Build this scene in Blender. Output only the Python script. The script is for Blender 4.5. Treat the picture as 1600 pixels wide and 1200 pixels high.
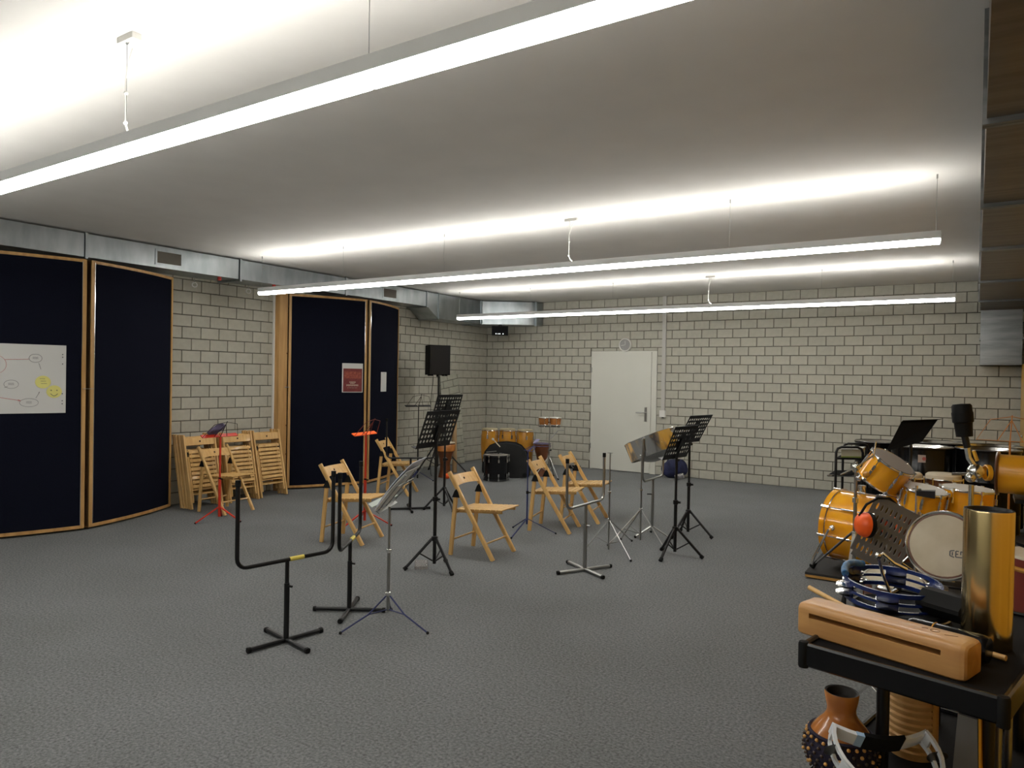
import bpy, math, random
from mathutils import Vector, Matrix, Quaternion
random.seed(7)
scene = bpy.context.scene
for o in list(bpy.data.objects): bpy.data.objects.remove(o)
COL = scene.collection
R = math.radians
# ------------------------------------------------------------------ camera
cam_d = bpy.data.cameras.new('camera'); cam = bpy.data.objects.new('camera', cam_d); COL.objects.link(cam)
cam_d.sensor_width = 36.0; cam_d.lens = 1114.67/1600*36.0; cam_d.clip_start = 0.05
_F = Vector((-0.54532377, 0.83818025, -0.00870989)); _R = Vector((0.83800904, 0.54538964, 0.01705853)); _U = Vector((-0.0190484, -0.00200345, 0.99981656))
cam.matrix_world = Matrix(((_R.x, _U.x, -_F.x, 8.15774), (_R.y, _U.y, -_F.y, -11.59806), (_R.z, _U.z, -_F.z, 1.61442), (0, 0, 0, 1)))
scene.camera = cam
# ------------------------------------------------------------------ world, exposure (the light comes from three hanging lamps and an unseen fourth inferred behind the camera, see hanging_lamp)
w = bpy.data.worlds.new('world'); scene.world = w; w.use_nodes = True
w.node_tree.nodes['Background'].inputs[0].default_value = (0.8, 0.85, 1, 1); w.node_tree.nodes['Background'].inputs[1].default_value = 0.0
vs = scene.view_settings
vs.view_transform = 'Standard'; vs.look = 'None'; vs.gamma = 1.0; vs.use_curve_mapping = False; vs.exposure = 0.0
LAMP_UP, LAMP_DOWN = 40.0, 30.0
CEIL = 3.045

# ------------------------------------------------------------------ materials
MATS = {}
def mat(name, col, rough=0.5, metal=0.0, var=0.0, scale=8.0, bump=0.0, bscale=60.0, stretch=None, col2=None, spec=0.5, coat=0.0, objvar=0.0, emit=0.0, coord='Object', trans=0.0):
    m = bpy.data.materials.new(name); m.use_nodes = True; MATS[name] = m
    nt = m.node_tree; b = nt.nodes['Principled BSDF']; L = nt.links.new
    b.inputs['Base Color'].default_value = (*col, 1); b.inputs['Roughness'].default_value = rough; b.inputs['Metallic'].default_value = metal
    b.inputs['Specular IOR Level'].default_value = spec; b.inputs['Coat Weight'].default_value = coat; b.inputs['Transmission Weight'].default_value = trans
    if emit: b.inputs['Emission Color'].default_value = (*col, 1); b.inputs['Emission Strength'].default_value = emit
    tc = nt.nodes.new('ShaderNodeTexCoord'); mp = nt.nodes.new('ShaderNodeMapping'); L(tc.outputs[coord], mp.inputs[0])
    if stretch: mp.inputs['Scale'].default_value = stretch
    src = None
    if var or col2:
        n = nt.nodes.new('ShaderNodeTexNoise'); n.inputs['Scale'].default_value = scale; n.inputs['Detail'].default_value = 4; L(mp.outputs[0], n.inputs[0])
        r = nt.nodes.new('ShaderNodeValToRGB'); L(n.outputs[0], r.inputs[0])
        c2 = col2 or tuple(min(1, c*(1+var)) for c in col); c1 = col if col2 else tuple(c*(1-var) for c in col)
        r.color_ramp.elements[0].position = .35; r.color_ramp.elements[1].position = .65
        r.color_ramp.elements[0].color = (*c1, 1); r.color_ramp.elements[1].color = (*c2, 1); src = r.outputs[0]
    if objvar:
        oi = nt.nodes.new('ShaderNodeObjectInfo'); mr = nt.nodes.new('ShaderNodeMapRange'); mr.inputs[3].default_value = 1-objvar; mr.inputs[4].default_value = 1+objvar
        L(oi.outputs['Random'], mr.inputs[0]); hs = nt.nodes.new('ShaderNodeHueSaturation'); L(mr.outputs[0], hs.inputs['Value'])
        if src: L(src, hs.inputs['Color'])
        else: hs.inputs['Color'].default_value = (*col, 1)
        src = hs.outputs[0]
    if src: L(src, b.inputs['Base Color'])
    if bump:
        n2 = nt.nodes.new('ShaderNodeTexNoise'); n2.inputs['Scale'].default_value = bscale; n2.inputs['Detail'].default_value = 3; L(mp.outputs[0], n2.inputs[0])
        bp = nt.nodes.new('ShaderNodeBump'); bp.inputs['Strength'].default_value = bump; bp.inputs['Distance'].default_value = .01; L(n2.outputs[0], bp.inputs['Height']); L(bp.outputs[0], b.inputs['Normal'])
    return m
mat('brick', (.405, .392, .328), .85, var=.05, scale=14, bump=.15, bscale=160, objvar=.05)
mat('mortar', (.10, .094, .076), .95, var=.15, scale=9, bump=.3, bscale=90)
mat('ceiling', (.62, .60, .565), .9, var=.02, scale=3)
mat('chair_wood', (.56, .325, .105), .42, col2=(.66, .415, .15), scale=5, stretch=(6, 6, 1), coat=.15)
mat('pine', (.42, .23, .075), .5, col2=(.56, .33, .12), scale=3, stretch=(7, 7, .8))
mat('pine_dark', (.18, .075, .02), .6)
mat('navy_fabric', (.0060, .0070, .0145), 1.0, var=.2, scale=200, bump=.3, bscale=400, spec=.08)
mat('galvanised', (.36, .40, .42), .3, 1.0, col2=(.50, .54, .56), scale=7, stretch=(1, 1, .3))
mat('galvanised_dark', (.20, .175, .15), .42, 1.0, col2=(.27, .24, .20), scale=3, stretch=(.6, 6, 2))
mat('galvanised_mid', (.17, .18, .185), .32, 1.0, col2=(.30, .31, .31), scale=4, stretch=(.4, .4, 3)); mat('grille', (.16, .145, .12), .6, .3)
mat('lamp_body', (.80, .82, .82), .45)
mat('lamp_glow', (1.0, .985, .945), .5, emit=LAMP_DOWN); mat('lamp_glow_up', (1.0, .985, .945), .5, emit=LAMP_UP)
mat('white_plastic', (.72, .71, .67), .4)
mat('door_paint', (.60, .60, .535), .42, var=.01, scale=2)
mat('black_metal', (.0045, .0045, .005), .36, spec=.4)
mat('black_matte', (.004, .004, .0045), .75, spec=.15, bump=.1, bscale=300)
mat('black_gloss', (.004, .004, .005), .16, spec=.4)
mat('black_rubber', (.005, .005, .005), .65, spec=.2)
mat('chrome', (.82, .82, .80), .16, 1.0)
mat('steel', (.36, .36, .345), .30, 1.0)
mat('orange_lacquer', (.72, .27, .006), .13, col2=(.86, .40, .012), scale=3, coat=.6)
mat('ochre_lacquer', (.50, .23, .025), .25, var=.15, scale=5, coat=.4)
mat('honey_lacquer', (.45, .17, .04), .25, var=.2, scale=8, coat=.4)
mat('brown_wood', (.13, .04, .012), .35, var=.3, scale=7, coat=.3)
mat('drum_head', (.52, .45, .32), .6, col2=(.62, .55, .42), scale=6)
mat('skin_tan', (.34, .29, .17), .6); mat('white_head', (.60, .58, .53), .45)
mat('grey_head', (.28, .25, .22), .3)
mat('conduit_grey', (.44, .43, .40), .5); mat('red_metal', (.55, .030, .010), .4); mat('orange_plastic', (1.0, .13, .012), .42); mat('blue_metal', (.016, .024, .10), .4)
mat('dark_red', (.16, .02, .012), .4); mat('tan_metal', (.40, .15, .02), .4)
mat('purple_cloth', (.12, .10, .17), .9, var=.3, scale=20); mat('lilac_paper', (.28, .27, .42), .8)
mat('navy_bag', (.010, .013, .05), .85, var=.3, scale=14, bump=.3, bscale=40)
mat('black_bag', (.006, .0062, .0065), .75, var=.2, scale=10, bump=.4, bscale=20)
mat('paper', (.62, .62, .60), .8); mat('paper_cool', (.52, .55, .62), .5); mat('paper_mint', (.50, .56, .50), .6)
mat('poster_red', (.14, .018, .020), .6, col2=(.20, .03, .025), scale=20); mat('poster_picture', (.36, .09, .05), .6, col2=(.20, .03, .02), scale=30); mat('poster_text', (.42, .30, .24), .7)
mat('ink', (.12, .12, .13), .8); mat('ink_red', (.5, .10, .10), .8); mat('sticker_yellow', (.72, .68, .22), .8)
mat('tape_yellow', (.75, .62, .12), .6); mat('tape_brown', (.32, .20, .09), .6)
mat('mirror', (.86, .88, .85), .02, 1.0)
mat('block_wood', (.43, .215, .068), .45, col2=(.54, .295, .10), scale=4, stretch=(1, 8, 8), coat=.1)
mat('hole_shade', (.03, .016, .008), .9)  # shade of the backrest hole put into the colour
mat('gourd', (.36, .115, .020), .2, col2=(.48, .19, .04), scale=4, coat=.4); mat('gourd_dark', (.02, .014, .010), .6)
mat('bead', (.62, .33, .09), .35); mat('bead_dark', (.05, .03, .02), .4); mat('net', (.016, .012, .03), .9)
mat('guiro_wood', (.50, .27, .085), .45, col2=(.62, .37, .14), scale=6, stretch=(4, 4, 1))
mat('blue_plastic', (.010, .022, .11), .25, coat=.4); mat('blue_grip', (.02, .13, .32), .8, col2=(.20, .26, .32), scale=40)
mat('white_gloss', (.72, .75, .78), .25); mat('pale_blue', (.35, .52, .72), .35)
mat('gold_tube', (.74, .58, .30), .2, 1.0); mat('gold_wood', (.74, .35, .012), .35, coat=.3)
mat('silver_plate', (.17, .17, .172), .5); mat('cream_box', (.55, .53, .40), .6); mat('green_strip', (.25, .32, .05), .6)
mat('clear_plastic', (.80, .78, .78), .15, trans=.8, bump=.6, bscale=40); mat('glass', (.30, .30, .29), .08)
mat('cupboard_wood', (.62, .33, .03), .35, col2=(.72, .40, .05), scale=2, stretch=(4, 4, .5), coat=.3)
mat('label_paper', (.55, .45, .40), .7); mat('label_red', (.5, .12, .10), .7)
mat('far_wall', (.38, .37, .31), .9); mat('riser_top', (.022, .020, .018), .85, bump=.3, bscale=120); mat('riser_edge', (.50, .27, .06), .5)
mat('screen_led', (.9, .95, 1.0), .5, emit=2.0); mat('red_plastic', (.45, .03, .02), .5)
# carpet: mottled loop pile
m = mat('carpet', (.06, .06, .06), .97, spec=.1); nt = m.node_tree; L = nt.links.new; b = nt.nodes['Principled BSDF']
tc = nt.nodes.new('ShaderNodeTexCoord')
n1 = nt.nodes.new('ShaderNodeTexNoise'); n1.inputs['Scale'].default_value = 70; n1.inputs['Detail'].default_value = 8; n1.inputs['Roughness'].default_value = .72; L(tc.outputs['Object'], n1.inputs[0])
r1 = nt.nodes.new('ShaderNodeValToRGB'); L(n1.outputs[0], r1.inputs[0]); e = r1.color_ramp.elements
e[0].position = .30; e[0].color = (.060, .063, .064, 1); e[1].position = .72; e[1].color = (.275, .284, .284, 1)
n2 = nt.nodes.new('ShaderNodeTexNoise'); n2.inputs['Scale'].default_value = 1.3; n2.inputs['Detail'].default_value = 5; L(tc.outputs['Object'], n2.inputs[0])
r2 = nt.nodes.new('ShaderNodeValToRGB'); L(n2.outputs[0], r2.inputs[0]); e = r2.color_ramp.elements
e[0].position = .3; e[0].color = (.92, .92, .90, 1); e[1].position = .7; e[1].color = (1.06, 1.06, 1.06, 1)
mx = nt.nodes.new('ShaderNodeMix'); mx.data_type = 'RGBA'; mx.blend_type = 'MULTIPLY'; mx.inputs[0].default_value = 1; L(r1.outputs[0], mx.inputs[6]); L(r2.outputs[0], mx.inputs[7]); L(mx.outputs[2], b.inputs['Base Color'])
bp = nt.nodes.new('ShaderNodeBump'); bp.inputs['Strength'].default_value = .6; bp.inputs['Distance'].default_value = .006; L(n1.outputs[0], bp.inputs['Height']); L(bp.outputs[0], b.inputs['Normal'])

# ------------------------------------------------------------------ mesh helpers
def V(*a): return Vector(a)
def frame(axis):
    z = Vector(axis).normalized(); h = Vector((0, 0, 1)) if abs(z.z) < .95 else Vector((1, 0, 0))
    x = h.cross(z).normalized(); return x, z.cross(x), z
class MB:
    def __init__(s): s.v = []; s.f = []
    def add(s, vs, fs):
        k = len(s.v); s.v += [tuple(p) for p in vs]; s.f += [tuple(i+k for i in f) for f in fs]; return s
    def hexa(s, p): return s.add(p, [(0, 3, 2, 1), (4, 5, 6, 7), (0, 1, 5, 4), (1, 2, 6, 5), (2, 3, 7, 6), (3, 0, 4, 7)])
    def box(s, x0, x1, y0, y1, z0, z1): return s.hexa([(x0, y0, z0), (x1, y0, z0), (x1, y1, z0), (x0, y1, z0), (x0, y0, z1), (x1, y0, z1), (x1, y1, z1), (x0, y1, z1)])
    def bar(s, p, q, wd, ht, side=None):
        p, q = Vector(p), Vector(q); z = (q-p).normalized()
        x = Vector(side) if side else (Vector((0, 0, 1)).cross(z) if abs(z.z) < .99 else Vector((0, 1, 0)))
        x = (x - z*x.dot(z)).normalized()*wd/2; y = z.cross(x.normalized())*ht/2
        return s.hexa([p-x-y, p+x-y, p+x+y, p-x+y, q-x-y, q+x-y, q+x+y, q-x+y])
    def rbar(s, p, q, wd, ht, side=None, c=.25):     # bar with chamfered edges
        p, q = Vector(p), Vector(q); z = (q-p).normalized()
        x = Vector(side) if side else (Vector((0, 0, 1)).cross(z) if abs(z.z) < .99 else Vector((0, 1, 0)))
        x = (x - z*x.dot(z)).normalized(); y = z.cross(x); a, b_ = wd/2, ht/2; k = min(wd, ht)*c
        ring = [(a-k, -b_), (a, -b_+k), (a, b_-k), (a-k, b_), (-a+k, b_), (-a, b_-k), (-a, -b_+k), (-a+k, -b_)]
        vs_ = [p+x*u+y*t for u, t in ring]+[q+x*u+y*t for u, t in ring]
        return s.add(vs_, [tuple(range(7, -1, -1)), tuple(range(8, 16))]+[(i, (i+1) % 8, 8+(i+1) % 8, 8+i) for i in range(8)])
    def tube(s, path, r, n=8, r1=None):
        P = [Vector(p) for p in path]; k = len(P); x = None; rings = []
        for i in range(k):
            t = (P[min(i+1, k-1)]-P[max(i-1, 0)]).normalized()
            if x is None: x = frame(t)[0]
            x = (x-t*x.dot(t)).normalized(); y = t.cross(x); rr = r if r1 is None else r+(r1-r)*i/(k-1)
            rings.append([P[i]+x*rr*math.cos(2*math.pi*j/n)+y*rr*math.sin(2*math.pi*j/n) for j in range(n)])
        vs_ = [p for g in rings for p in g]; fs = [tuple(range(n-1, -1, -1)), tuple((k-1)*n+j for j in range(n))]
        fs += [(i*n+j, i*n+(j+1) % n, (i+1)*n+(j+1) % n, (i+1)*n+j) for i in range(k-1) for j in range(n)]
        return s.add(vs_, fs)
    def lathe(s, prof, n=24, o=(0, 0, 0), axis=(0, 0, 1), closed=False, a0=0, a1=2*math.pi):
        x, y, z = frame(axis); o = Vector(o); full = abs(a1-a0-2*math.pi) < 1e-6; m_ = n if full else n+1
        vs_ = []
        for j in range(m_):
            a = a0+(a1-a0)*j/n; d = x*math.cos(a)+y*math.sin(a)
            vs_ += [o+d*r+z*h for r, h in prof]
        k = len(prof); fs = []
        for j in range(n):
            j2 = (j+1) % m_
            for i in range(k-1 if not closed else k):
                i2 = (i+1) % k; fs.append((j*k+i, j2*k+i, j2*k+i2, j*k+i2))
        return s.add(vs_, fs)
    def disc(s, o, r, axis=(0, 0, 1), n=24, h=.004): return s.lathe([(0.0001, 0), (r, 0), (r, h), (.0001, h)], n, o, axis)
    def ring(s, o, R_, r, axis=(0, 0, 1), n=28, k=8): return s.lathe([(R_+r*math.cos(2*math.pi*i/k), r*math.sin(2*math.pi*i/k)) for i in range(k)], n, o, axis, closed=True)
    def ball(s, o, r, n=10, sc=(1, 1, 1)):
        p = [(max(1e-4, r*math.sin(math.pi*i/n)), -r*math.cos(math.pi*i/n)) for i in range(n+1)]; k = len(s.v); s.lathe(p, n+4, (0, 0, 0))
        for i in range(k, len(s.v)): q = s.v[i]; s.v[i] = (q[0]*sc[0]+o[0], q[1]*sc[1]+o[1], q[2]*sc[2]+o[2])
        return s
    def prism(s, poly, z0, z1):
        n = len(poly); return s.add([(x, y, z0) for x, y in poly]+[(x, y, z1) for x, y in poly], [tuple(range(n-1, -1, -1)), tuple(range(n, 2*n))]+[(i, (i+1) % n, n+(i+1) % n, n+i) for i in range(n)])
    def mesh(s, name, m, smooth=True):
        me = bpy.data.meshes.new(name); me.from_pydata(s.v, [], s.f); me.materials.append(MATS[m])
        if smooth: me.shade_smooth(); me.set_sharp_from_angle(angle=R(38))
        return me
    def build(s, name, m, parent=None, smooth=True, kind=None, loc=(0, 0, 0), label=None):
        o = bpy.data.objects.new(name, s.mesh(name, m, smooth)); COL.objects.link(o); o.location = loc
        if parent: o.parent = parent
        if kind: o['kind'] = kind
        if label: o['label'] = label
        return o
def inst(name, me, parent=None, loc=(0, 0, 0)):
    o = bpy.data.objects.new(name, me); COL.objects.link(o); o.location = loc; o.parent = parent; return o
def thing(name, label, cat, loc=(0, 0, 0), rotz=0, group=None, axis=None):
    o = bpy.data.objects.new(name, None); COL.objects.link(o); o.location = loc; o.empty_display_size = .05
    if axis is not None:
        o.rotation_mode = 'QUATERNION'; o.rotation_quaternion = Vector((0, 0, 1)).rotation_difference(Vector(axis).normalized())
        if rotz: o.rotation_quaternion = o.rotation_quaternion @ Quaternion((0, 0, 1), rotz)
    else: o.rotation_euler = (0, 0, rotz)
    o['label'] = label; o['category'] = cat
    if group: o['group'] = group
    return o
def tag(o, label, cat, group=None):
    o['label'] = label; o['category'] = cat
    if group: o['group'] = group
    return o
def copy_tree(o, parent=None):
    c = o.copy(); COL.objects.link(c); c.parent = parent
    for ch in list(o.children): copy_tree(ch, c)
    return c

# ================================================================== ROOM
def struct(mb, name, m, parent=None): return mb.build(name, m, parent, smooth=False, kind='structure' if parent is None else None)
X1, Y1 = 9.75, -15.6
struct(MB().box(-.3, X1+.2, Y1-.2, .3, -.12, 0), 'floor', 'carpet')
struct(MB().box(-.3, X1+.2, Y1-.2, .3, CEIL, CEIL+.15), 'ceiling', 'ceiling')
CO, M, OFF, J = .145, .2544, .0149, .010
DX0, DX1, DZ = 2.325, 3.572, 2.118
wb = MB().box(0, DX0, .006, .25, 0, CEIL).box(DX1, X1, .006, .25, 0, CEIL).box(DX0, DX1, .006, .25, DZ, CEIL)
wall_back = struct(wb, 'wall_back', 'mortar')
wall_left = struct(MB().box(-.25, -.006, Y1, .25, 0, CEIL), 'wall_left', 'mortar')
struct(MB().box(X1, X1+.2, Y1, .25, 0, CEIL), 'wall_right', 'far_wall'); struct(MB().box(-.25, X1+.2, Y1-.2, Y1, 0, CEIL), 'wall_rear', 'far_wall')
def brick_geo(mb, a, b_, z0, z1, wall, d=.008, c=.003):
    # proud front face with a small chamfer; a..b along the wall
    def P(u, z, h): return (u, -h+.002, z) if wall == 'back' else (h-.002, -u, z)
    q = [P(a, z0, -.006), P(b_, z0, -.006), P(b_, z1, -.006), P(a, z1, -.006), P(a, z0, d-c), P(b_, z0, d-c), P(b_, z1, d-c), P(a, z1, d-c), P(a+c, z0+c, d), P(b_-c, z0+c, d), P(b_-c, z1-c, d), P(a+c, z1-c, d)]
    fs = [(i, (i+1) % 4, 4+(i+1) % 4, 4+i) for i in range(4)]+[(4+i, 4+(i+1) % 4, 8+(i+1) % 4, 8+i) for i in range(4)]+[(8, 9, 10, 11)]
    if wall != 'back': fs = [tuple(reversed(f)) for f in fs]
    mb.add(q, fs)
def lay(wall, length, keep, skip, parent):
    full = MB(); brick_geo(full, 0, M-J, 0, CO-J, wall); fm = full.mesh('brick', 'brick', False); rest = MB(); cand = []
    for i in range(21):
        z0, z1 = CO*(20-i)+J/2, CO*(21-i)-J/2
        sh = (OFF if wall == 'back' else 0)+(0 if (i % 2 == (0 if wall == 'back' else 1)) else M/2)
        n = -1
        while sh+n*M < length:
            a, b_ = max(.004, sh+n*M+J/2), min(length, sh+(n+1)*M-J/2); n += 1
            if b_-a < .03: continue
            for a2, b2, c2, d2 in skip(a, b_, z0, z1):
                if b2-a2 > .02: cand.append((a2, b2, c2, d2))
    ranked = sorted(cand, key=keep); best = [c for c in ranked if keep(c) < 1e6][:300]; bs = set(best)
    for c in cand:
        a, b_, z0, z1 = c
        if c in bs:
            if abs(b_-a-(M-J)) < 1e-4 and abs(z1-z0-(CO-J)) < 1e-4: inst('brick', fm, parent, (a, 0, z0) if wall == 'back' else (0, -a, z0))
            else: t = MB(); brick_geo(t, 0, b_-a, 0, z1-z0, wall); t.build('brick', 'brick', parent, False, loc=(a, 0, z0) if wall == 'back' else (0, -a, z0))
        else: brick_geo(rest, a, b_, z0, z1, wall)
    o = rest.build('brick_courses', 'brick', parent, False, kind='stuff')
def skip_back(a, b_, z0, z1):
    if z0 > DZ-.002 or b_ < DX0 or a > DX1: return [(a, b_, z0, z1)]
    q = [(a, min(b_, DX0-.006), z0, z1), (max(a, DX1+.006), b_, z0, z1)]
    if z1 > DZ+.02: q.append((max(a, DX0-.001), min(b_, DX1+.001), DZ+.004, z1))
    return q
lay('back', X1, lambda c: (-c[0] if c[0] < 8.45 and not (c[0] > 6.6 and c[2] < .85) else 1e7), skip_back, wall_back)
lay('left', 9.2, lambda c: ((-c[0] if 5.08 < c[0] < 6.75 and c[2] > .62 and c[3] < 2.75 else (-c[0]+20 if c[0] < 2.95 else 1e7))), lambda a, b_, z0, z1: [(a, b_, z0, z1)], wall_left)

# door in the back wall
door = MB().box(2.336, 3.478, -.030, .02, .012, 2.098).build('door_1', 'door_paint', None, False, kind='structure')
MB().box(2.325, 3.572, -.012, .16, 2.06, 2.118).box(2.325, 2.352, -.012, .16, 0, 2.06).box(3.470, 3.572, -.012, .16, 0, 2.06).build('door_frame', 'door_paint', door, False)
MB().box(2.352, 3.47, .1, .12, 0, 2.06).build('door_stop', 'door_paint', door, False)
MB().box(3.372, 3.412, -.040, -.030, .90, 1.145).build('handle_plate', 'steel', door, False)
MB().tube([(3.392, -.038, 1.055), (3.392, -.085, 1.055), (3.38, -.094, 1.055), (3.235, -.094, 1.05)], .010).build('door_handle', 'steel', door)
for z in (1.78, .42): MB().lathe([(.0001, -.045), (.011, -.045), (.011, .045), (.0001, .045)], 12, (2.338, -.036, z)).build('hinge', 'steel', door)
# conduit beside the door with a box at its foot
t = thing('cable_conduit', 'grey vertical cable conduit on brick wall right of the door', 'conduit', (3.70, 0, 1.03))
MB().box(-.032, .032, -.040, -.006, .07, CEIL-1.03-.001).build('channel', 'conduit_grey', t, False)
MB().box(-.050, .050, -.062, -.006, -.04, .075).build('junction_box', 'white_plastic', t, False)
MB().tube([(0, -.03, -.04), (0, -.03, -.055)], .02).build('gland', 'black_rubber', t)
# round clock
t = thing('wall_clock', 'round white-rimmed wall clock above the door', 'clock', (2.986, -.008, 2.225))
MB().lathe([(.0001, 0), (.118, 0), (.118, .035), (.108, .042), (.098, .036), (.098, .02), (.0001, .02)], 32, (0, 0, 0), (0, -1, 0)).build('rim', 'white_plastic', t)
MB().disc((0, -.0205, 0), .097, (0, -1, 0), 32, .002).build('face', 'glass', t)
MB().bar((0, -.025, 0), (0, -.025, .07), .006, .002, (1, 0, 0)).bar((0, -.025, 0), (-.08, -.025, -.01), .006, .002, (0, 0, 1)).build('hand', 'white_plastic', t, False)

# ================================================================== CURVED CABINETS on the left wall
def cabinet(label, ymid, xpk, ya, xa, yb, xb, sag, post):
    t = thing('curved_cabinet', label, 'cabinet', (0, ymid, 0))
    z0, z1 = .028, 2.732
    curves = []
    for (y0, x0, y1, x1) in ((ya, xa, ymid-.022, xpk), (ymid+.022, xpk, yb, xb)):
        dx, dy = x1-x0, y1-y0; ln = math.hypot(dx, dy); nx, ny = dy/ln, -dx/ln
        def pt(u, off, x0=x0, y0=y0, dx=dx, dy=dy, nx=nx, ny=ny):
            s = 4*sag*u*(1-u)+off; return (x0+dx*u+nx*s, y0+dy*u+ny*s-ymid)
        def slab(u0, u1, o0, o1, za, zb, n=14, pt=pt):
            mb = MB(); vs_ = []
            for i in range(n+1):
                u = u0+(u1-u0)*i/n; a, b_ = pt(u, o0), pt(u, o1); vs_ += [(*a, za), (*b_, za), (*b_, zb), (*a, zb)]
            fs = [(0, 1, 2, 3), tuple(4*n+k for k in (3, 2, 1, 0))]
            for i in range(n):
                for k in range(4): fs.append((4*i+k, 4*i+4+k, 4*i+4+(k+1) % 4, 4*i+(k+1) % 4))
            return mb.add(vs_, fs)
        d = slab(0, 1, -.05, -.004, z0, z1).build('door', 'navy_fabric', t)
        e_ = .026/ln
        slab(0, 1, -.055, .004, z0-.006, z0+.026).build('bottom_rail', 'pine', d); slab(0, 1, -.055, .004, z1-.03, z1).build('top_rail', 'pine', d)
        slab(0, e_*1.3, -.055, .006, z0, z1, 1).build('stile', 'pine', d); slab(1-e_*1.3, 1, -.055, .006, z0, z1, 1).build('stile', 'pine', d)
        inner = 1-e_*1.5 if y0 < ymid-.1 else e_*1.25
        slab(inner, inner+e_*.22, -.01, .009, z0+.03, z1-.02, 1).build('edge_strip', 'chrome', d)
        curves.append(pt)
    MB().prism([(0.005, ya-ymid+.04), (xa+.0, ya-ymid+.03), (xpk-.08, -.02), (xpk-.08, .02), (xb, yb-ymid-.03), (.005, yb-ymid-.04)], z1-.06, z1-.04).build('top_board', 'pine', t, False)
    if post:
        MB().box(.004, .118, -5.125-ymid, -4.985-ymid, 0, 2.74).build('side_post', 'pine', t, False)
        MB().box(.004, .030, -5.150-ymid, -5.126-ymid, 0, 2.74).build('edge_strip', 'white_plastic', t, False)
        MB().tube([(.1, -5.04-ymid, 1.43), (.125, -5.0-ymid, 1.43), (.13, -4.96-ymid, 1.43)], .007).build('catch', 'steel', t)
    else:
        MB().bar((xpk+.008, -.05, 1.43), (xpk+.008, .05, 1.43), .012, .006).build('catch', 'steel', t)
    for i in range(9): pass
    return t, curves
cabL, cL = cabinet('navy curved cabinet with large drawn white sheet, at the left edge', -7.89, .63, -9.12, .17, -6.71, .165, .055, False)
cabR, cR = cabinet('navy curved cabinet with red poster, right of the folded chairs', -3.91, .60, -4.965, .118, -2.74, .14, .06, True)
kn = MB()
for y, z in [(-4.962, 1.9), (-4.958, 1.45), (-4.962, .9), (-4.96, .5)]: kn.disc((.118+.003, y+3.91-.03, z), .012, (1, 0, 0), 10, .002)
kn.build('knots', 'pine_dark', cabR)
def sheet_on(name, label, cat, pt, ymid, u0, u1, z0, z1, m, n=6, th=.004):
    # a thin sheet that follows the door's curve
    c = pt((u0+u1)/2, .012); t = thing(name, label, cat, (c[0], c[1]+ymid, z0))
    mb = MB(); vs_ = []
    for i in range(n+1):
        u = u0+(u1-u0)*i/n; a, b_ = pt(u, .001), pt(u, .001+th)
        vs_ += [(a[0]-c[0], a[1]-c[1], 0), (b_[0]-c[0], b_[1]-c[1], 0), (b_[0]-c[0], b_[1]-c[1], z1-z0), (a[0]-c[0], a[1]-c[1], z1-z0)]
    fs = [(0, 1, 2, 3), tuple(4*n+k for k in (3, 2, 1, 0))]+[(4*i+k, 4*i+4+k, 4*i+4+(k+1) % 4, 4*i+(k+1) % 4) for i in range(n) for k in range(4)]
    mb.add(vs_, fs).build('sheet', m, t)
    def on(s, h, off=.0015):     # s 0..1 across, h 0..1 up -> local point on the face
        a = pt(u0+(u1-u0)*s, .001+th+off); return Vector((a[0]-c[0], a[1]-c[1], (z1-z0)*h))
    return t, on
# big drawn sheet, leftmost door leaf (u runs with +y)
t, on = sheet_on('drawn_sheet', 'large white sheet with drawn bubbles and yellow smiley, on left cabinet', 'poster', cL[0], -7.89, .18, .867, 1.192, 1.858, 'paper')
Wd, Hd = .85, .666
def loop(cx, cy, rx, ry, n=28, w_=.0022):
    return [on(cx+rx*math.cos(2*math.pi*i/n)/Wd, cy+ry*math.sin(2*math.pi*i/n)/Hd) for i in range(n+1)]
ink = MB()
for cx, cy, rx, ry in [(.715, .80, .05, .04), (.50, .42, .055, .04), (.66, .155, .072, .04)]:
    ink.tube(loop(cx, cy, rx, ry), .0016, 4)
    for k in range(2): ink.tube([on(cx+(-.022+.007*j)/Wd, cy+(.006-.012*k+(.005 if j % 2 else 0))/Hd) for j in range(7)], .0016, 4)
for a, b_ in [((.745, .73), (.765, .64)), ((.72, .22), (.755, .31)), ((.47, .39), (.44, .37)), ((.755, .31), (.745, .30))]: ink.tube([on(*a), on(*b_)], .0016, 4)
ink.build('drawing', 'ink', t)
red = MB(); red.tube([on(.44, .77), on(.655, .785)], .0018, 4); red.tube([on(.36, .24), on(.585, .185)], .002, 4); red.tube([on(.56, .20), on(.588, .184), on(.56, .175)], .002, 4)
red.tube(loop(.35, .70, .09, .09), .0016, 4); red.tube(loop(.35, .70, .04, .03), .002, 4); red.build('red_drawing', 'ink_red', t)
def patch(cx, cy, r, m, nm, off=.003):
    q = MB(); n = 24; q.add([on(cx, cy, off)]+[on(cx+r*math.cos(2*math.pi*i/n)/Wd, cy+r*math.sin(2*math.pi*i/n)/Hd, off) for i in range(n)], [(0, 1+i, 1+(i+1) % n) for i in range(n)]); return q.build(nm, m, t)
patch(.785, .455, .062, 'sticker_yellow', 'note_disc'); s = patch(.89, .315, .062, 'sticker_yellow', 'smiley_disc', .004)
sm = MB()
for dx in (-.024, .022): sm.ball(on(.89+dx/Wd, .335, .005), .005, 6)
sm.tube([on(.89+(-.028+.056*i/8)/Wd, .285-.022*math.sin(math.pi*i/8)/Hd*1.0, .006) for i in range(9)], .0024, 4); sm.build('smile', 'ink', t)
tx = MB()
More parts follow.
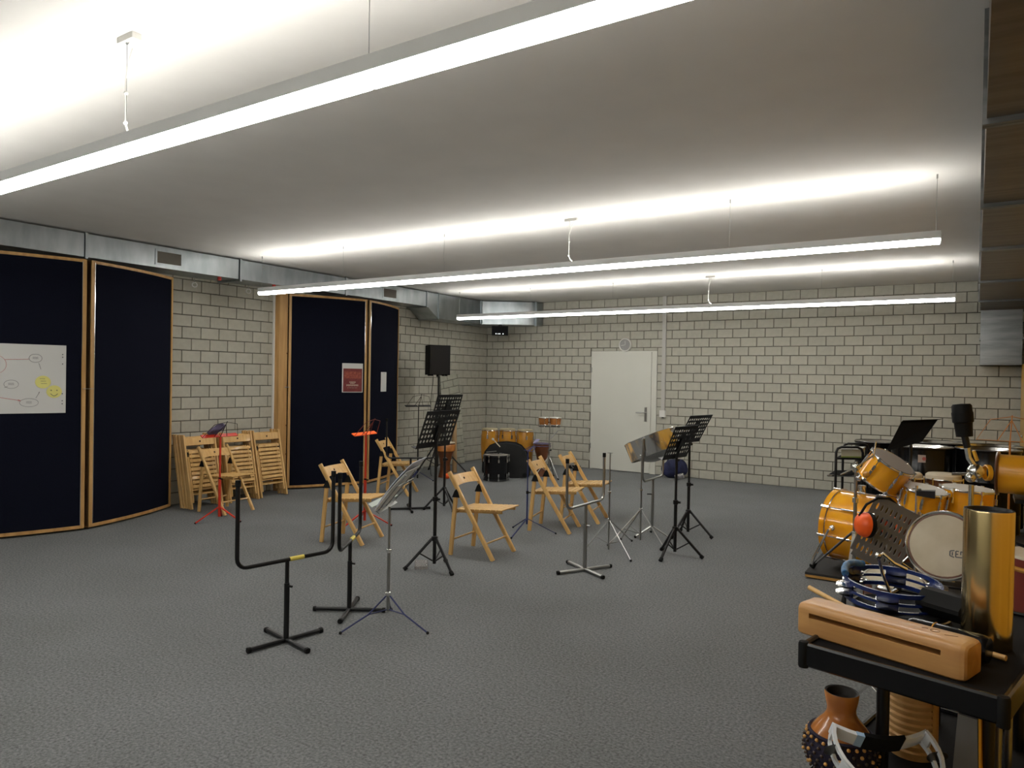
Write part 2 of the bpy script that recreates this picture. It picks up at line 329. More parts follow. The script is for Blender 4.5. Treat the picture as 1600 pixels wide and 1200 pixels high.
for k, (a, b_) in enumerate([(-.025, .015), (-.018, .022), (-.015, .03)]): tx.tube([on(.785+(a+(b_-a)*j/8)/Wd, .50-.035*k+(.006 if j % 2 else 0), .005) for j in range(9)], .0014, 4)
tx.build('note_lines', 'ink', t)
for h in (.865, .825, .725, .285, .18, .135): MB().disc(on(.965, h, .003), .0055, (1, .3, 0), 10, .004).build('pin', 'ink', t)
# red poster and white note on the right cabinet
t, on = sheet_on('red_poster', 'dark red poster with white top margin, on right cabinet', 'poster', cR[0], -3.91, .66, .945, 1.362, 1.785, 'paper')
def quad(s0, s1, h0, h1, off, n=8): return MB().add([on(s0+(s1-s0)*i/n, h, off) for i in range(n+1) for h in (h0, h1)], [(2*i, 2*i+2, 2*i+3, 2*i+1) for i in range(n)])
quad(.05, .97, .02, .82, .001).build('print', 'poster_red', t); quad(.10, .92, .48, .72, .002).build('picture', 'poster_picture', t)
x_ = MB()
for h0, h1, s0, s1 in [(.33, .375, .34, .66), (.29, .325, .38, .64), (.215, .275, .2, .8), (.15, .165, .25, .75)]:
    k = int((s1-s0)/.045)
    for j in range(k): q = quad(s0+j*.045, s0+j*.045+.036, h0+.008*(j % 3 == 1), h1, .003, 1); x_.add(q.v, q.f)
x_.build('lettering', 'poster_text', t, False)
t, on = sheet_on('white_note', 'plain white paper sheet pinned right of red poster', 'paper', cR[1], -3.91, .29, .45, 1.368, 1.668, 'paper')
MB().disc(on(.5, .93, .001), .006, (1, .4, 0), 10, .003).build('pin', 'tape_brown', t)

# ================================================================== DUCTS
t = thing('air_duct', 'long galvanised air duct along left wall ending in curved elbow', 'duct', (.25, -2.25, 2.6))
def ab(mb, nm, m='galvanised', sm=False, par=None, dx=-.25, dy=2.25, dz=-2.6):
    mb.v = [(p[0]+dx, p[1]+dy, p[2]+dz) for p in mb.v]; return mb.build(nm, m, par or t, sm)
for y0, y1 in ((-13.9, -10.0), (-9.98, -7.86), (-7.82, -6.03), (-5.98, -4.25), (-4.21, -2.43)): ab(MB().box(.03, .46, y0, y1, 2.782, 3.022), 'duct_section')
ab(MB().hexa([(.03, -2.39, 2.782), (.46, -2.39, 2.782), (.46, -2.11, 2.60), (.03, -2.11, 2.60), (.03, -2.39, 3.022), (.46, -2.39, 3.022), (.46, -2.11, 3.022), (.03, -2.11, 3.022)]), 'reducer')
ab(MB().box(.03, .46, -2.08, -.86, 2.60, 3.022), 'duct_section')
el = [(.03, -.84), (.46, -.84)]+[(.50, -.80), (.56, -.745), (.63, -.70), (.75, -.635), (.87, -.57), (1.0, -.49), (1.10, -.40), (1.19, -.31), (1.245, -.235), (1.275, -.16), (1.285, -.012), (.03, -.012)]
ab(MB().prism(el, 2.60, 3.022), 'elbow', sm=True)
for y, zb in ((-9.99, 2.765), (-7.84, 2.765), (-6.005, 2.755), (-4.23, 2.765), (-2.41, 2.765), (-2.095, 2.585), (-.85, 2.585)):
    ab(MB().box(.02, .475, y-.014, y+.014, zb, 3.032), 'flange')
ab(MB().box(1.255, 1.30, -.255, -.235, 2.585, 3.03), 'flange')
for y0, y1, z0, z1 in ((-7.105, -6.775, 2.812, 2.987), (-3.47, -3.14, 2.812, 2.987)):
    g = ab(MB().box(.458, .468, y0, y1, z0, z0+.022).box(.458, .468, y0, y1, z1-.022, z1).box(.458, .468, y0, y0+.022, z0+.022, z1-.022).box(.458, .468, y1-.022, y1, z0+.022, z1-.022), 'grille_frame')
    s = MB()
    for k in range(10): z = z0+.03+k*(z1-z0-.06)/9; s.hexa([(.4605, y0+.022, z-.004), (.466, y0+.022, z-.010), (.466, y1-.022, z-.010), (.4605, y1-.022, z-.004), (.4605, y0+.022, z+.002), (.466, y0+.022, z-.004), (.466, y1-.022, z-.004), (.4605, y1-.022, z+.002)])
    s.box(.459, .4605, y0+.02, y1-.02, z0+.02, z1-.02); ab(s, 'louvre', 'grille')
for i, (y, z) in enumerate(((-6.39, 2.688), (-5.619, 2.695))):
    o = thing('ceiling_hook', 'white ring hook under the duct, '+('nearer the left cabinet' if i == 0 else 'nearer the wooden post'), 'hook', (.1, y, z), group='ring hooks under the duct')
    MB().ring((0, 0, 0), .028, .007, (1, -.6, 0), 18, 6).build('ring', 'white_plastic', o); MB().tube([(0, 0, .03), (0, 0, .092)], .005, 6).build('stem', 'steel', o)
for i, y in enumerate((-6.254, -5.45)):
    o = thing('sprinkler_head', 'small red cap below the duct, '+('above the left of the brick alcove' if i == 0 else 'close above the end of the middle lamp'), 'cap', (.40, y, 2.752), group='red caps under the duct')
    MB().lathe([(.0001, -.012), (.02, -.012), (.024, 0), (.022, .03), (.0001, .03)], 12).build('cap', 'red_plastic', o)
# right-hand duct
t = thing('air_duct', 'large dark air duct under the ceiling at the right edge', 'duct', (8.5, -5, 2.62))
def ab2(mb, nm, m='galvanised_dark', sm=False): return ab(mb, nm, m, sm, t, -8.5, 5, -2.62)
ys = [-13.5, -10.4, -8.35, -6.85, -5.35, -3.4, -1.55]
for a, b_ in zip(ys[:-1], ys[1:]): ab2(MB().box(8.172, 8.86, a+.012, b_-.012, 2.62, 3.028), 'duct_section')
for y in ys[1:]: ab2(MB().box(8.158, 8.88, y-.028, y-.003, 2.598, 3.035).box(8.158, 8.88, y+.003, y+.028, 2.598, 3.035), 'flange', 'galvanised_mid')
ab2(MB().hexa([(8.172, -1.53, 2.62), (8.86, -1.53, 2.62), (8.66, -.62, 2.62), (8.192, -.62, 2.62), (8.172, -1.53, 3.028), (8.86, -1.53, 3.028), (8.66, -.62, 3.028), (8.192, -.62, 3.028)]), 'reducer')
ab2(MB().prism([(8.192, -.45), (8.64, -.45), (8.64, -.02), (8.192, -.02)], 1.89, 2.66), 'drop_section', 'galvanised_mid')
ab2(MB().hexa([(8.19, -.62, 2.62), (8.66, -.62, 2.62), (8.64, -.45, 2.60), (8.192, -.45, 2.60), (8.19, -.62, 3.028), (8.66, -.62, 3.028), (8.64, -.02, 3.028), (8.192, -.02, 3.028)]), 'bend')
ab2(MB().box(8.18, 8.652, -.462, -.015, 2.215, 2.24).box(8.18, 8.652, -.462, -.015, 2.64, 2.665), 'flange', 'galvanised_mid')

# ================================================================== HANGING LAMPS
def hanging_lamp(y, label, zb=2.572):
    x0, x1 = .80, 7.94; t = thing('hanging_lamp', label, 'lamp', ((x0+x1)/2, y, zb)); c = (x0+x1)/2; n = 5; sl = (x1-x0)/n
    MB().box(x0-c, x1-c, -.036, -.028, .034, .085).box(x0-c, x1-c, .028, .036, .034, .085).box(x0-c, x0-c+.006, -.028, .028, .0, .085).box(x1-c-.006, x1-c, -.028, .028, .0, .085).box(x0-c+.006, x1-c-.006, -.028, .028, .045, .052).build('housing', 'lamp_body', t, False)
    for i in range(n):
        a = x0-c+i*sl+.008; b_ = a+sl-.016
        pr = [(-.0362, .0335), (-.035, .010), (-.024, .0), (.024, .0), (.035, .010), (.0362, .0335)]
        vs_ = [(a, p, q) for p, q in pr]+[(b_, p, q) for p, q in pr]
        MB().add(vs_, [(0, 1, 2, 3, 4, 5), (11, 10, 9, 8, 7, 6)]+[(k, k+6, (k+1) % 6+6, (k+1) % 6) for k in range(6)]).build('diffuser', 'lamp_glow', t, False)
        MB().box(a, b_, -.024, .024, .064, .068).build('upper_tube', 'lamp_glow_up', t, False)
    for i in range(n+1):
        xw = min(max(x0-c+i*sl, x0-c+.03), x1-c-.03); MB().tube([(xw, 0, .05), (xw, 0, CEIL-zb-.002)], .0015, 5).build('wire', 'steel', t)
        MB().tube([(xw, 0, CEIL-zb-.03), (xw, 0, CEIL-zb-.001)], .006, 8).build('wire_clamp', 'steel', t)
    xr = 5.10-c
    MB().box(xr-.06, xr+.06, -.02, .02, CEIL-zb-.026, CEIL-zb-.001).build('ceiling_rose', 'white_plastic', t, False)
    MB().tube([(xr+.03, 0, .45), (xr, 0, .40), (xr-.02, 0, .33), (xr-.02, 0, .2), (xr-.02, 0, .14), (xr-.005, 0, .11), (xr+.02, 0, .088)], .0045, 6).build('power_cable', 'white_plastic', t)
    MB().ball((xr-.02, 0, .27), .009, 6).ball((xr-.022, 0, .145), .009, 6).build('cable_clip', 'white_plastic', t)
hanging_lamp(-9.94, 'long hanging strip lamp nearest the camera, crossing the top left', 2.535)
hanging_lamp(-5.97, 'middle hanging strip lamp above the chairs and music stands')
hanging_lamp(-2.00, 'farthest hanging strip lamp in front of the back wall', 2.578)
hanging_lamp(-13.91, 'hanging strip lamp behind the camera, same as the other three')  # unseen; inferred from the even lamp spacing and added for its light
#@@OBJECTS
# ================================================================== FOLDING WOODEN CHAIRS
HW = .20
CG = 'folding wooden chairs'
def open_chair_meshes():
    P = {}
    for s in (-1, 1):
        P['front_leg', s] = MB().rbar((.222, s*HW, 0), (-.248, s*HW, .748), .028, .040, (0, 1, 0)).mesh('front_leg', 'chair_wood')
        P['rear_leg', s] = MB().rbar((-.222, s*(HW-.002), 0), (-.174, s*(HW-.002), .545), .026, .040, (0, 1, 0)).mesh('rear_leg', 'chair_wood')
        P['bracket', s] = MB().prism([(-.204, .526), (-.124, .528), (-.142, .578), (-.160, .604), (-.180, .582)], -.020, .020).mesh('bracket', 'black_rubber')
        for v in P['bracket', s].vertices: x, y, z = v.co; v.co = (x, s*(HW-.002)+z, y)
    rail = MB(); n = 8; vs_ = []
    for i in range(n+1):
        y = -HW+.012+(2*HW-.024)*i/n; b_ = -.022*(1-(2*i/n-1)**2)
        for (a, h) in ((-.009, 0), (.009, 0), (.009, 1), (-.009, 1)):
            z = .628+.088*h; x = .222-.47*z/.748+a+b_; vs_.append((x, y, z+(.008*(1-(2*i/n-1)**2) if h == 0 else 0)))
    fs = [(3, 2, 1, 0), tuple(4*n+k for k in range(4))]+[(4*i+k, 4*i+(k+1) % 4, 4*i+4+(k+1) % 4, 4*i+4+k) for i in range(n) for k in range(4)]
    P['backrest', 0] = rail.add(vs_, fs).mesh('backrest', 'chair_wood')
    P['hole', 0] = MB().disc((-.2155, 0, .675), .011, (1, 0, .6), 12, .0045).disc((-.236, 0, .675), .011, (-1, 0, -.6), 12, .0045).mesh('hole_shade_disc', 'hole_shade')  # dark discs painted as the shade in a hole that is not cut
    seat = MB()
    for s in (-1, 1): seat.rbar((-.205, s*(HW-.075), .392), (.262, s*(HW-.075), .424), .022, .034, (0, 1, 0))
    for k in range(9):
        u = k/8; x = -.185+.44*u; z = .409+.030*u; seat.rbar((x, -HW+.030, z), (x, HW-.030, z), .047, .013, (1, 0, .07))
    P['seat', 0] = seat.mesh('seat', 'chair_wood')
    P['rod', 0] = MB().tube([(-.188, -HW, .385), (-.188, HW, .385)], .010).mesh('seat_rod', 'chair_wood')
    P['rung', 0] = MB().tube([(.136, -HW, .137), (.136, HW, .137)], .009).mesh('rung', 'chair_wood'); P['rung', 1] = MB().tube([(-.2085, -HW, .14), (-.2085, HW, .14)], .009).mesh('rung', 'chair_wood')
    return P
def chair_from(P, label, loc, rotz, group=CG):
    t = thing('folding_chair', label, 'chair', loc, rotz, group)
    for (k, s), me in P.items(): inst(me.name.split('.')[0], me, t)
    return t
OP = open_chair_meshes()
chair0 = chair_from(OP, 'open wooden folding chair behind the tall black music stand, centre', (4.39, -6.252, 0), R(5))
def put(src, label, loc, rotz):
    c = copy_tree(src); c.location = loc; c.rotation_euler = (0, 0, rotz); c['label'] = label; return c
put(chair0, 'open wooden folding chair behind the black yoke stands, in front of red music stand', (3.05, -6.575, 0), R(16))
put(chair0, 'open wooden folding chair at the right cabinet, farthest back', (1.53, -4.24, 0), R(24))
put(chair0, 'open wooden folding chair beside the blue tripod stand, left of a pair', (4.39, -4.915, 0), R(13))
put(chair0, 'open wooden folding chair nearest the white door, right of a pair', (4.405, -4.26, 0), R(12))
put(chair0, 'open wooden folding chair standing in front of the stacked folded chairs', (.83, -6.42, 0), R(5))
# folded chair: flat, standing along z, leaning is done by rotating the thing
def folded_meshes():
    P = {}; Lg = .882
    for s in (-1, 1):
        P['front_leg', s] = MB().rbar((0, s*HW, 0), (0, s*HW, Lg), .024, .040, (0, 1, 0)).mesh('front_leg', 'chair_wood')
        P['rear_leg', s] = MB().rbar((-.004, s*(HW-.028), .075), (-.004, s*(HW-.028), .64), .022, .036, (0, 1, 0)).mesh('rear_leg', 'chair_wood')
        P['bracket', s] = MB().rbar((-.004, s*(HW-.028), .62), (-.004, s*(HW-.028), .675), .03, .036, (0, 1, 0)).mesh('bracket', 'black_rubber')
    P['backrest', 0] = MB().rbar((-.002, -HW+.012, .80), (-.002, HW-.012, .80), .02, .092, (1, 0, 0), .2).mesh('backrest', 'chair_wood')
    P['hole', 0] = MB().disc((.0082, 0, .80), .011, (1, 0, 0), 12, .002).mesh('hole_shade_disc', 'hole_shade')  # dark disc in place of the shaded backrest hole
    st = MB()
    for s in (-1, 1): st.rbar((.004, s*(HW-.065), .24), (.004, s*(HW-.065), .70), .022, .02, (0, 1, 0))
    for k in range(9): st.rbar((.016, -HW+.036, .262+.0515*k), (.016, HW-.036, .262+.0515*k), .012, .037, (1, 0, 0))
    P['seat', 0] = st.mesh('seat', 'chair_wood')
    P['rung', 0] = MB().tube([(0, -HW, .17), (0, HW, .17)], .009).mesh('rung', 'chair_wood'); P['rung', 1] = MB().tube([(-.004, -HW+.03, .225), (-.004, HW-.03, .225)], .009).mesh('rung', 'chair_wood')
    return P
FP = folded_meshes(); first = None
ordn = ['front chair', 'second chair from front', 'third chair from front', 'fourth chair from front', 'rearmost chair']
for st, (y0, x0, cnt, lean) in enumerate(((-6.425, .478, 5, 13), (-5.885, .462, 4, 13), (-5.43, .440, 4, 13))):
    nm = ('left', 'middle', 'right')[st]
    for k in range(cnt):
        lb = '%s of the %s stack of folded wooden chairs leaning on brick' % (ordn[k], nm)
        if first is None: c = first = chair_from(FP, lb, (0, 0, 0), 0, 'stacked folded chairs')
        else: c = copy_tree(first); c['label'] = lb
        c.location = (x0-.047*k, y0+random.uniform(-.012, .012), .003); c.rotation_euler = (0, -R(lean), R(random.uniform(-1.5, 1.5)))
        c['group'] = 'stacked folded chairs'

# ================================================================== STANDS
def tripod(t, h, ang, foot_r=.245, hub=.262, rp=.0155, rl=.0122, m='black_metal', mp=None, brace=True, foot='black_rubber', low=.05):
    mp = mp or m
    MB().tube([(0, 0, low), (0, 0, h*.55)], rp, 12).build('lower_pole', mp, t); MB().tube([(0, 0, h*.55-.03), (0, 0, h)], rp*.78, 12).build('upper_pole', mp, t)
    MB().lathe([(rp, -.02), (rp*1.55, -.018), (rp*1.55, .018), (rp, .02)], 12, (0, 0, h*.55)).build('collar', m, t)
    MB().tube([(rp, 0, h*.55), (rp+.03, 0, h*.55)], .010, 8).build('knob', 'black_rubber', t)
    MB().lathe([(rp, -.022), (rp*1.8, -.02), (rp*1.8, .015), (rp, .022)], 12, (0, 0, hub)).build('hub', m, t)
    for k in range(3):
        a = ang+R(120)*k; c, s = math.cos(a), math.sin(a)
        lg = MB().tube([(c*rp*1.2, s*rp*1.2, hub), (c*foot_r, s*foot_r, .014)], rl, 8).build('leg', m, t)
        MB().tube([(c*(foot_r-.018), s*(foot_r-.018), .028), (c*(foot_r+.006), s*(foot_r+.006), .008)], rl*1.45, 8).build('foot', foot, lg)
        if brace: MB().tube([(c*rp, s*rp, max(low+.02, hub*.28)), (c*foot_r*.5, s*foot_r*.5, hub*.5+.007)], rl*.55, 6).build('brace', m, t)
def perforated(mb, w_, h_, nc, nr, O, ex, ey, ez, th=.003, hole=.34, solid=(), hy=None):
    hy = hy or hole
    # plate of nc x nr cells, each with an octagonal opening
    cw, ch = w_/nc, h_/nr; O = Vector(O)
    for i in range(nc):
        for j in range(nr):
            c = O+ex*(-w_/2+cw*(i+.5))+ey*(ch*(j+.5))
            if (i, j) in solid:
                q = [c+ex*(sx*cw/2)+ey*(sy*ch/2)+ez*d for d in (0, th) for sx, sy in ((-1, -1), (1, -1), (1, 1), (-1, 1))]; mb.hexa(q); continue
            out = [(1, 0), (1, 1), (0, 1), (-1, 1), (-1, 0), (-1, -1), (0, -1), (1, -1)]; vs_ = []
            for d in (0, th):
                vs_ += [c+ex*(a*cw/2)+ey*(b_*ch/2)+ez*d for a, b_ in out]
                vs_ += [c+ex*(hole*cw*math.cos(k*math.pi/4))+ey*(hy*ch*math.sin(k*math.pi/4))+ez*d for k in range(8)]
            fs = []
            for k in range(8):
                k2 = (k+1) % 8; fs += [(k, k2, 8+k2, 8+k), (16+k2, 16+k, 24+k, 24+k2), (8+k, 8+k2, 24+k2, 24+k)]
            mb.add(vs_, fs)
def desk(t, h, tilt, yaw, drop, w_=.47, hh=.33, m='black_metal'):
    # reading desk seen from the back: width along local y, leans so the top goes to +x
    n = Vector((math.cos(tilt), 0, -math.sin(tilt))); up = Vector((math.sin(tilt), 0, math.cos(tilt))); side = Vector((0, 1, 0))
    q = Matrix.Rotation(yaw, 3, 'Z'); n, up, side = q@n, q@up, q@side; o = Vector((0, 0, h))-up*drop-n*.012
    d = MB(); sol = [(i, j) for i in (4, 5) for j in range(1, 5)]+[(i, 2) for i in range(3, 7)]
    perforated(d, w_*.94, hh*.80, 10, 6, o+up*hh*.12, side, up, -n, solid=sol)
    for a, b_, c, e_ in ((-.5, .5, 0, .12), (-.5, .5, .92, 1), (-.5, -.47, .12, .92), (.47, .5, .12, .92)):
        d.hexa([o+side*(w_*x)+up*(hh*y)-n*z for z in (0, .003) for x, y in ((a, c), (b_, c), (b_, e_), (a, e_))])
    dk = d.build('desk', m, t, False)
    MB().hexa([o+side*(w_*x)+up*y-n*z for y in (0, .003) for x, z in ((-.5, 0), (.5, 0), (.5, .05), (-.5, .05))]).build('lip', m, dk, False)
    MB().tube([Vector((0, 0, h-.01)), o+up*hh*.42+n*.004], .010, 8).build('desk_joint', m, t); MB().bar(o+up*hh*.2+n*.006, o+up*hh*.62+n*.006, .06, .01, side).build('desk_bracket', m, t, False)
    MB().tube([Vector((0, 0, h-.03)), Vector((0, 0, h-.03))+side*.05], .011, 8).build('tilt_knob', 'black_rubber', t)
def music_stand(label, x, y, h, ang, tilt, yaw, drop=.14, **k):
    t = thing('music_stand', label, 'music stand', (x, y, 0), 0, 'black perforated music stands'); tripod(t, h, R(ang)); desk(t, h, R(tilt), R(yaw), drop, **k); return t
music_stand('tall black perforated music stand at centre, left of a wooden chair', 4.385, -6.945, 1.075, -15, 20, 3, .06)
music_stand('black perforated music stand behind the tall centre one, near speaker', 2.79, -4.81, 1.12, -24, 18, -2, .04)
music_stand('black perforated music stand right of the steel pan, nearer one', 5.875, -5.31, .915, 20, 22, -7, .02)
music_stand('black perforated music stand right of the steel pan, farther and higher', 5.68, -4.395, .985, 7, 28, -10, .02)
def yoke_stand(label, x, y, rbase, ryoke, hbar, half, pr, m, r=.0125, base=.23, sq=True, tape=True, mb_='black_rubber'):
    t = thing('yoke_stand', label, 'stand', (x, y, 0), 0, 'U-shaped drum stands')
    for k in range(2):
        a = R(rbase)+k*math.pi/2; c, s = math.cos(a), math.sin(a); z = .018
        b_ = MB().rbar((-c*base, -s*base, z), (c*base, s*base, z+.0006*k), .026, .024).build('base_bar', m, t)
        for e_ in (-1, 1): MB().rbar((e_*c*(base-.004), e_*s*(base-.004), z-.001), (e_*c*(base+.016), e_*s*(base+.016), z-.001), .031, .030).build('end_cap', mb_, b_)
    MB().tube([(0, 0, .03), (0, 0, hbar*.72)], .0165, 12).build('lower_pole', m, t); MB().tube([(0, 0, hbar*.70), (0, 0, hbar-.004)], .0125, 12).build('upper_pole', m, t)
    MB().tube([(.014, 0, hbar*.69), (.045, 0, hbar*.69)], .007, 8).build('knob', m, t)
    c, s = math.cos(R(ryoke)), math.sin(R(ryoke)); rr = .06; pts = []
    pts.append((-half, pr)); pts += [(-half+rr-rr*math.cos(a), rr-rr*math.sin(a)) for a in (0, .3, .6, .9, 1.2, 1.5708)]
    pts += [(half-rr+rr*math.sin(a), rr-rr*math.cos(a)) for a in (0, .3, .6, .9, 1.2, 1.5708)]; pts.append((half, pr))
    yk = MB().tube([(c*u, s*u, hbar+z) for u, z in pts], r, 12).build('yoke', m, t)
    for e_ in (-1, 1): MB().tube([(c*half*e_, s*half*e_, hbar+pr-.03), (c*half*e_, s*half*e_, hbar+pr+.006)], r+.003, 12).build('prong_cap', mb_, yk)
    if tape: MB().tube([(c*.015, s*.015, hbar), (c*.11, s*.11, hbar)], r+.0012, 12).build('tape_band', 'tape_yellow', yk)
    return t
yoke_stand('black U-shaped stand with cross foot, nearest the camera', 4.712, -8.742, 80, 80.5, .500, .315, .50, 'black_metal')
yoke_stand('black U-shaped stand with cross foot, just behind the nearest one', 4.603, -8.122, 32, 123, .485, .315, .50, 'black_metal')
yoke_stand('thin black U-shaped stand beside the farthest open chair', 2.455, -5.045, 47, 42, .625, .29, .47, 'black_metal', .010, tape=False)
yoke_stand('silver U-shaped stand with cross foot, right of centre', 5.432, -6.24, 61, 88, .565, .315, .40, 'steel', .0115, .255, tape=False)
# steel pan on its own chrome yoke stand
t = thing('pan_stand', 'chrome stand holding the steel pan', 'stand', (5.385, -4.64, 0))
MB().tube([(0, 0, .10), (0, 0, .45)], .0145, 12).build('lower_pole', 'steel', t); MB().tube([(0, 0, .43), (0, 0, .60)], .011, 12).build('upper_pole', 'steel', t); MB().tube([(.01, 0, .44), (-.05, -.03, .44)], .006).build('knob', 'black_rubber', t)
for a in (235, 355, 115): c, s = math.cos(R(a)), math.sin(R(a)); lg = MB().bar((0, 0, .112), (c*.20, s*.20, .016), .026, .010).build('leg', 'steel', t, False); MB().ball((c*.20, s*.20, .014), .014, 8).build('foot', 'black_rubber', lg)
c, s = math.cos(R(92)), math.sin(R(92)); hf = .30
MB().tube([(-c*hf, -s*hf, 1.03), (-c*hf, -s*hf, .67), (-c*(hf-.02), -s*(hf-.02), .62), (-c*(hf-.06), -s*(hf-.06), .60), (c*(hf-.06), s*(hf-.06), .60), (c*(hf-.02), s*(hf-.02), .62), (c*hf, s*hf, .67), (c*hf, s*hf, 1.03)], .011, 12).build('yoke', 'steel', t)
for e_ in (-1, 1): MB().tube([(e_*c*hf-.02, e_*s*hf, 1.02), (e_*c*hf, e_*s*hf, .99), (e_*c*hf+.015, e_*s*hf, .90)], .006, 6).build('hook', 'steel', t)
nrm = Vector((-math.sin(R(24)), 0, math.cos(R(24))))
t = thing('steel_pan', 'shiny steel pan drum tilted in its stand before the door', 'drum', (5.37, -4.64, .965), 0, None, nrm)
MB().lathe([(.268, .072), (.276, .076), (.281, .070), (.277, .060), (.272, -.115), (.268, -.12), (.262, -.115), (.264, .06), (.262, .07)], 48, closed=True).build('skirt', 'chrome', t)
MB().lathe([(.266, .055)]+[(.266*math.cos(a)+.0001, .055-.245*math.sin(a)) for a in [i*math.pi/20 for i in range(1, 11)]], 48).build('bowl', 'steel', t)
for k in range(8): a = k*math.pi/4; MB().disc((.16*math.cos(a), .16*math.sin(a), -.075), .045, (0, 0, 1), 16, .004).build('note_field', 'chrome', t)
# thin chrome stands around the pan
def thin_stand(label, x, y, h, hub, feet, m='steel', r=.0085, clamp=None, cat='stand', low=.02, ml=None, tops=True):
    t = thing('chrome_stand', label, cat, (x, y, 0)); ml = ml or m
    MB().tube([(0, 0, low), (0, 0, h*.6)], r, 10).build('lower_pole', m, t); MB().tube([(0, 0, h*.58), (0, 0, h)], r*.75, 10).build('upper_pole', m, t)
    for z in (h*.6, hub): MB().lathe([(r, -.012), (r*1.7, -.01), (r*1.7, .01), (r, .012)], 12, (0, 0, z)).build('collar', 'chrome', t)
    for fx, fy in feet:
        dx, dy = fx-x, fy-y
        lg = MB().tube([(0, 0, hub), (dx, dy, .01)], r*.62, 8).build('leg', ml, t); MB().ball((dx, dy, .011), .011, 8).build('foot', 'black_rubber', lg)
        MB().tube([(0, 0, max(low+.01, hub*.25)), (dx*.55, dy*.55, hub*.45+.006)], r*.45, 6).build('brace', ml, t)
    if tops: MB().tube([(-.028, 0, h-.005), (.02, .01, h-.005)], .004, 6).build('wing_nut', 'chrome', t)
    return t
thin_stand('thin chrome tripod stand between silver U stand and steel pan', 5.295, -5.49, .93, .30, [(5.621, -5.718), (5.10, -5.60), (5.307, -4.98)])
thin_stand('thin chrome tripod stand left of steel pan, with long legs', 5.385, -4.945, .87, .33, [(5.20, -5.30), (5.19, -4.98), (5.66, -5.03)])
# wire music stands
def wire_stand(label, x, y, h, ang, m, tilt=30, yaw=0, ml=None, foot_r=.26, hub=.16, sc=1.0, mp=None, low=.05, lip=True, mlip=None, k_=1.0):
    t = thing('wire_music_stand', label, 'music stand', (x, y, 0)); ml = ml or m; mp = mp or m
    MB().tube([(0, 0, low), (0, 0, h*.5)], .0095*k_, 10).build('lower_pole', mp, t); MB().tube([(0, 0, h*.48), (0, 0, h)], .0065*k_, 10).build('upper_pole', mp, t)
    MB().tube([(0, 0, h*.5-.015), (0, 0, h*.5+.015)], .014, 10).build('collar', 'black_rubber', t); MB().tube([(.01, 0, h*.5), (.035, .01, h*.5)], .007, 8).build('knob', 'black_rubber', t)
    for k in range(3):
        a = R(ang)+R(120)*k; c_, s_ = math.cos(a), math.sin(a)
        lg = MB().bar((0, 0, hub), (c_*foot_r, s_*foot_r, .012), .013*k_, .006*k_).build('leg', ml, t, False); MB().ball((c_*foot_r, s_*foot_r, .011), .010, 8).build('foot', 'black_rubber', lg)
    q = Matrix.Rotation(R(yaw), 3, 'Z'); up = q@Vector((math.sin(R(tilt)), 0, math.cos(R(tilt)))); sd = q@Vector((0, 1, 0)); n = q@Vector((math.cos(R(tilt)), 0, -math.sin(R(tilt)))); o = Vector((0, 0, h))
    w_, hh = .23*sc, .20*sc
    fr = MB(); r = .0032
    fr.tube([o, o+up*hh*1.05], r*1.2, 6).tube([o+up*hh, o+sd*w_*.6+up*hh*.85, o+sd*w_*.95, o], r, 6).tube([o+up*hh, o-sd*w_*.6+up*hh*.85, o-sd*w_*.95, o], r, 6).tube([o+sd*w_*.35, o+up*hh*.85], r, 6).tube([o-sd*w_*.35, o+up*hh*.85], r, 6)
    fr.build('desk_frame', m, t)
    if lip: MB().bar(o-sd*w_*.95-n*.02, o-sd*.01-n*.02, .05, .007, n).bar(o+sd*.01-n*.02, o+sd*w_*.95-n*.02, .05, .007, n).build('lip', mlip or m, t, False)
    return t, o, up, sd, n
t, o, up, sd, n = wire_stand('red folding music stand with grey cloth, in front of folded chairs', 1.275, -6.82, .92, 20, 'black_metal', 35, 0, ml='red_metal', mp='red_metal', mlip='red_metal', k_=1.6)
t, o, up, sd, n = wire_stand('red folding music stand with bright red ledge, before right cabinet', 2.655, -6.01, .975, 25, 'dark_red', 32, 12, ml='red_metal', mp='red_metal', foot_r=.30, mlip='orange_plastic', k_=1.6)
# cloth bag lying on the red stand's desk
b_ = MB(); b_.ball((0, 0, 0), .10, 12, (.35, .85, .55))
b_.v = [(x+.02*math.sin(y*40)+z*.5, y+.02*math.sin(z*60), z+.02*math.sin(x*50+y*30)) for x, y, z in b_.v]
o = b_.build('cloth_bundle', 'purple_cloth', None, loc=(1.275, -6.87, 1.0)); tag(o, 'grey purple cloth bundle lying on the red stand before folded chairs', 'cloth')
t, o, up, sd, n = wire_stand('thin dark folding music stand against brick wall, left of speaker', 1.00, -3.21, 1.15, 40, 'black_metal', 25, -20, ml='blue_metal', foot_r=.24, k_=1.2)
t, o, up, sd, n = wire_stand('blue tripod music stand, beside the left chair of the pair', 4.28, -5.31, .86, 31, 'blue_metal', 55, 60, ml='blue_metal', sc=.40, foot_r=.30, mp='blue_metal', low=.10, lip=False)
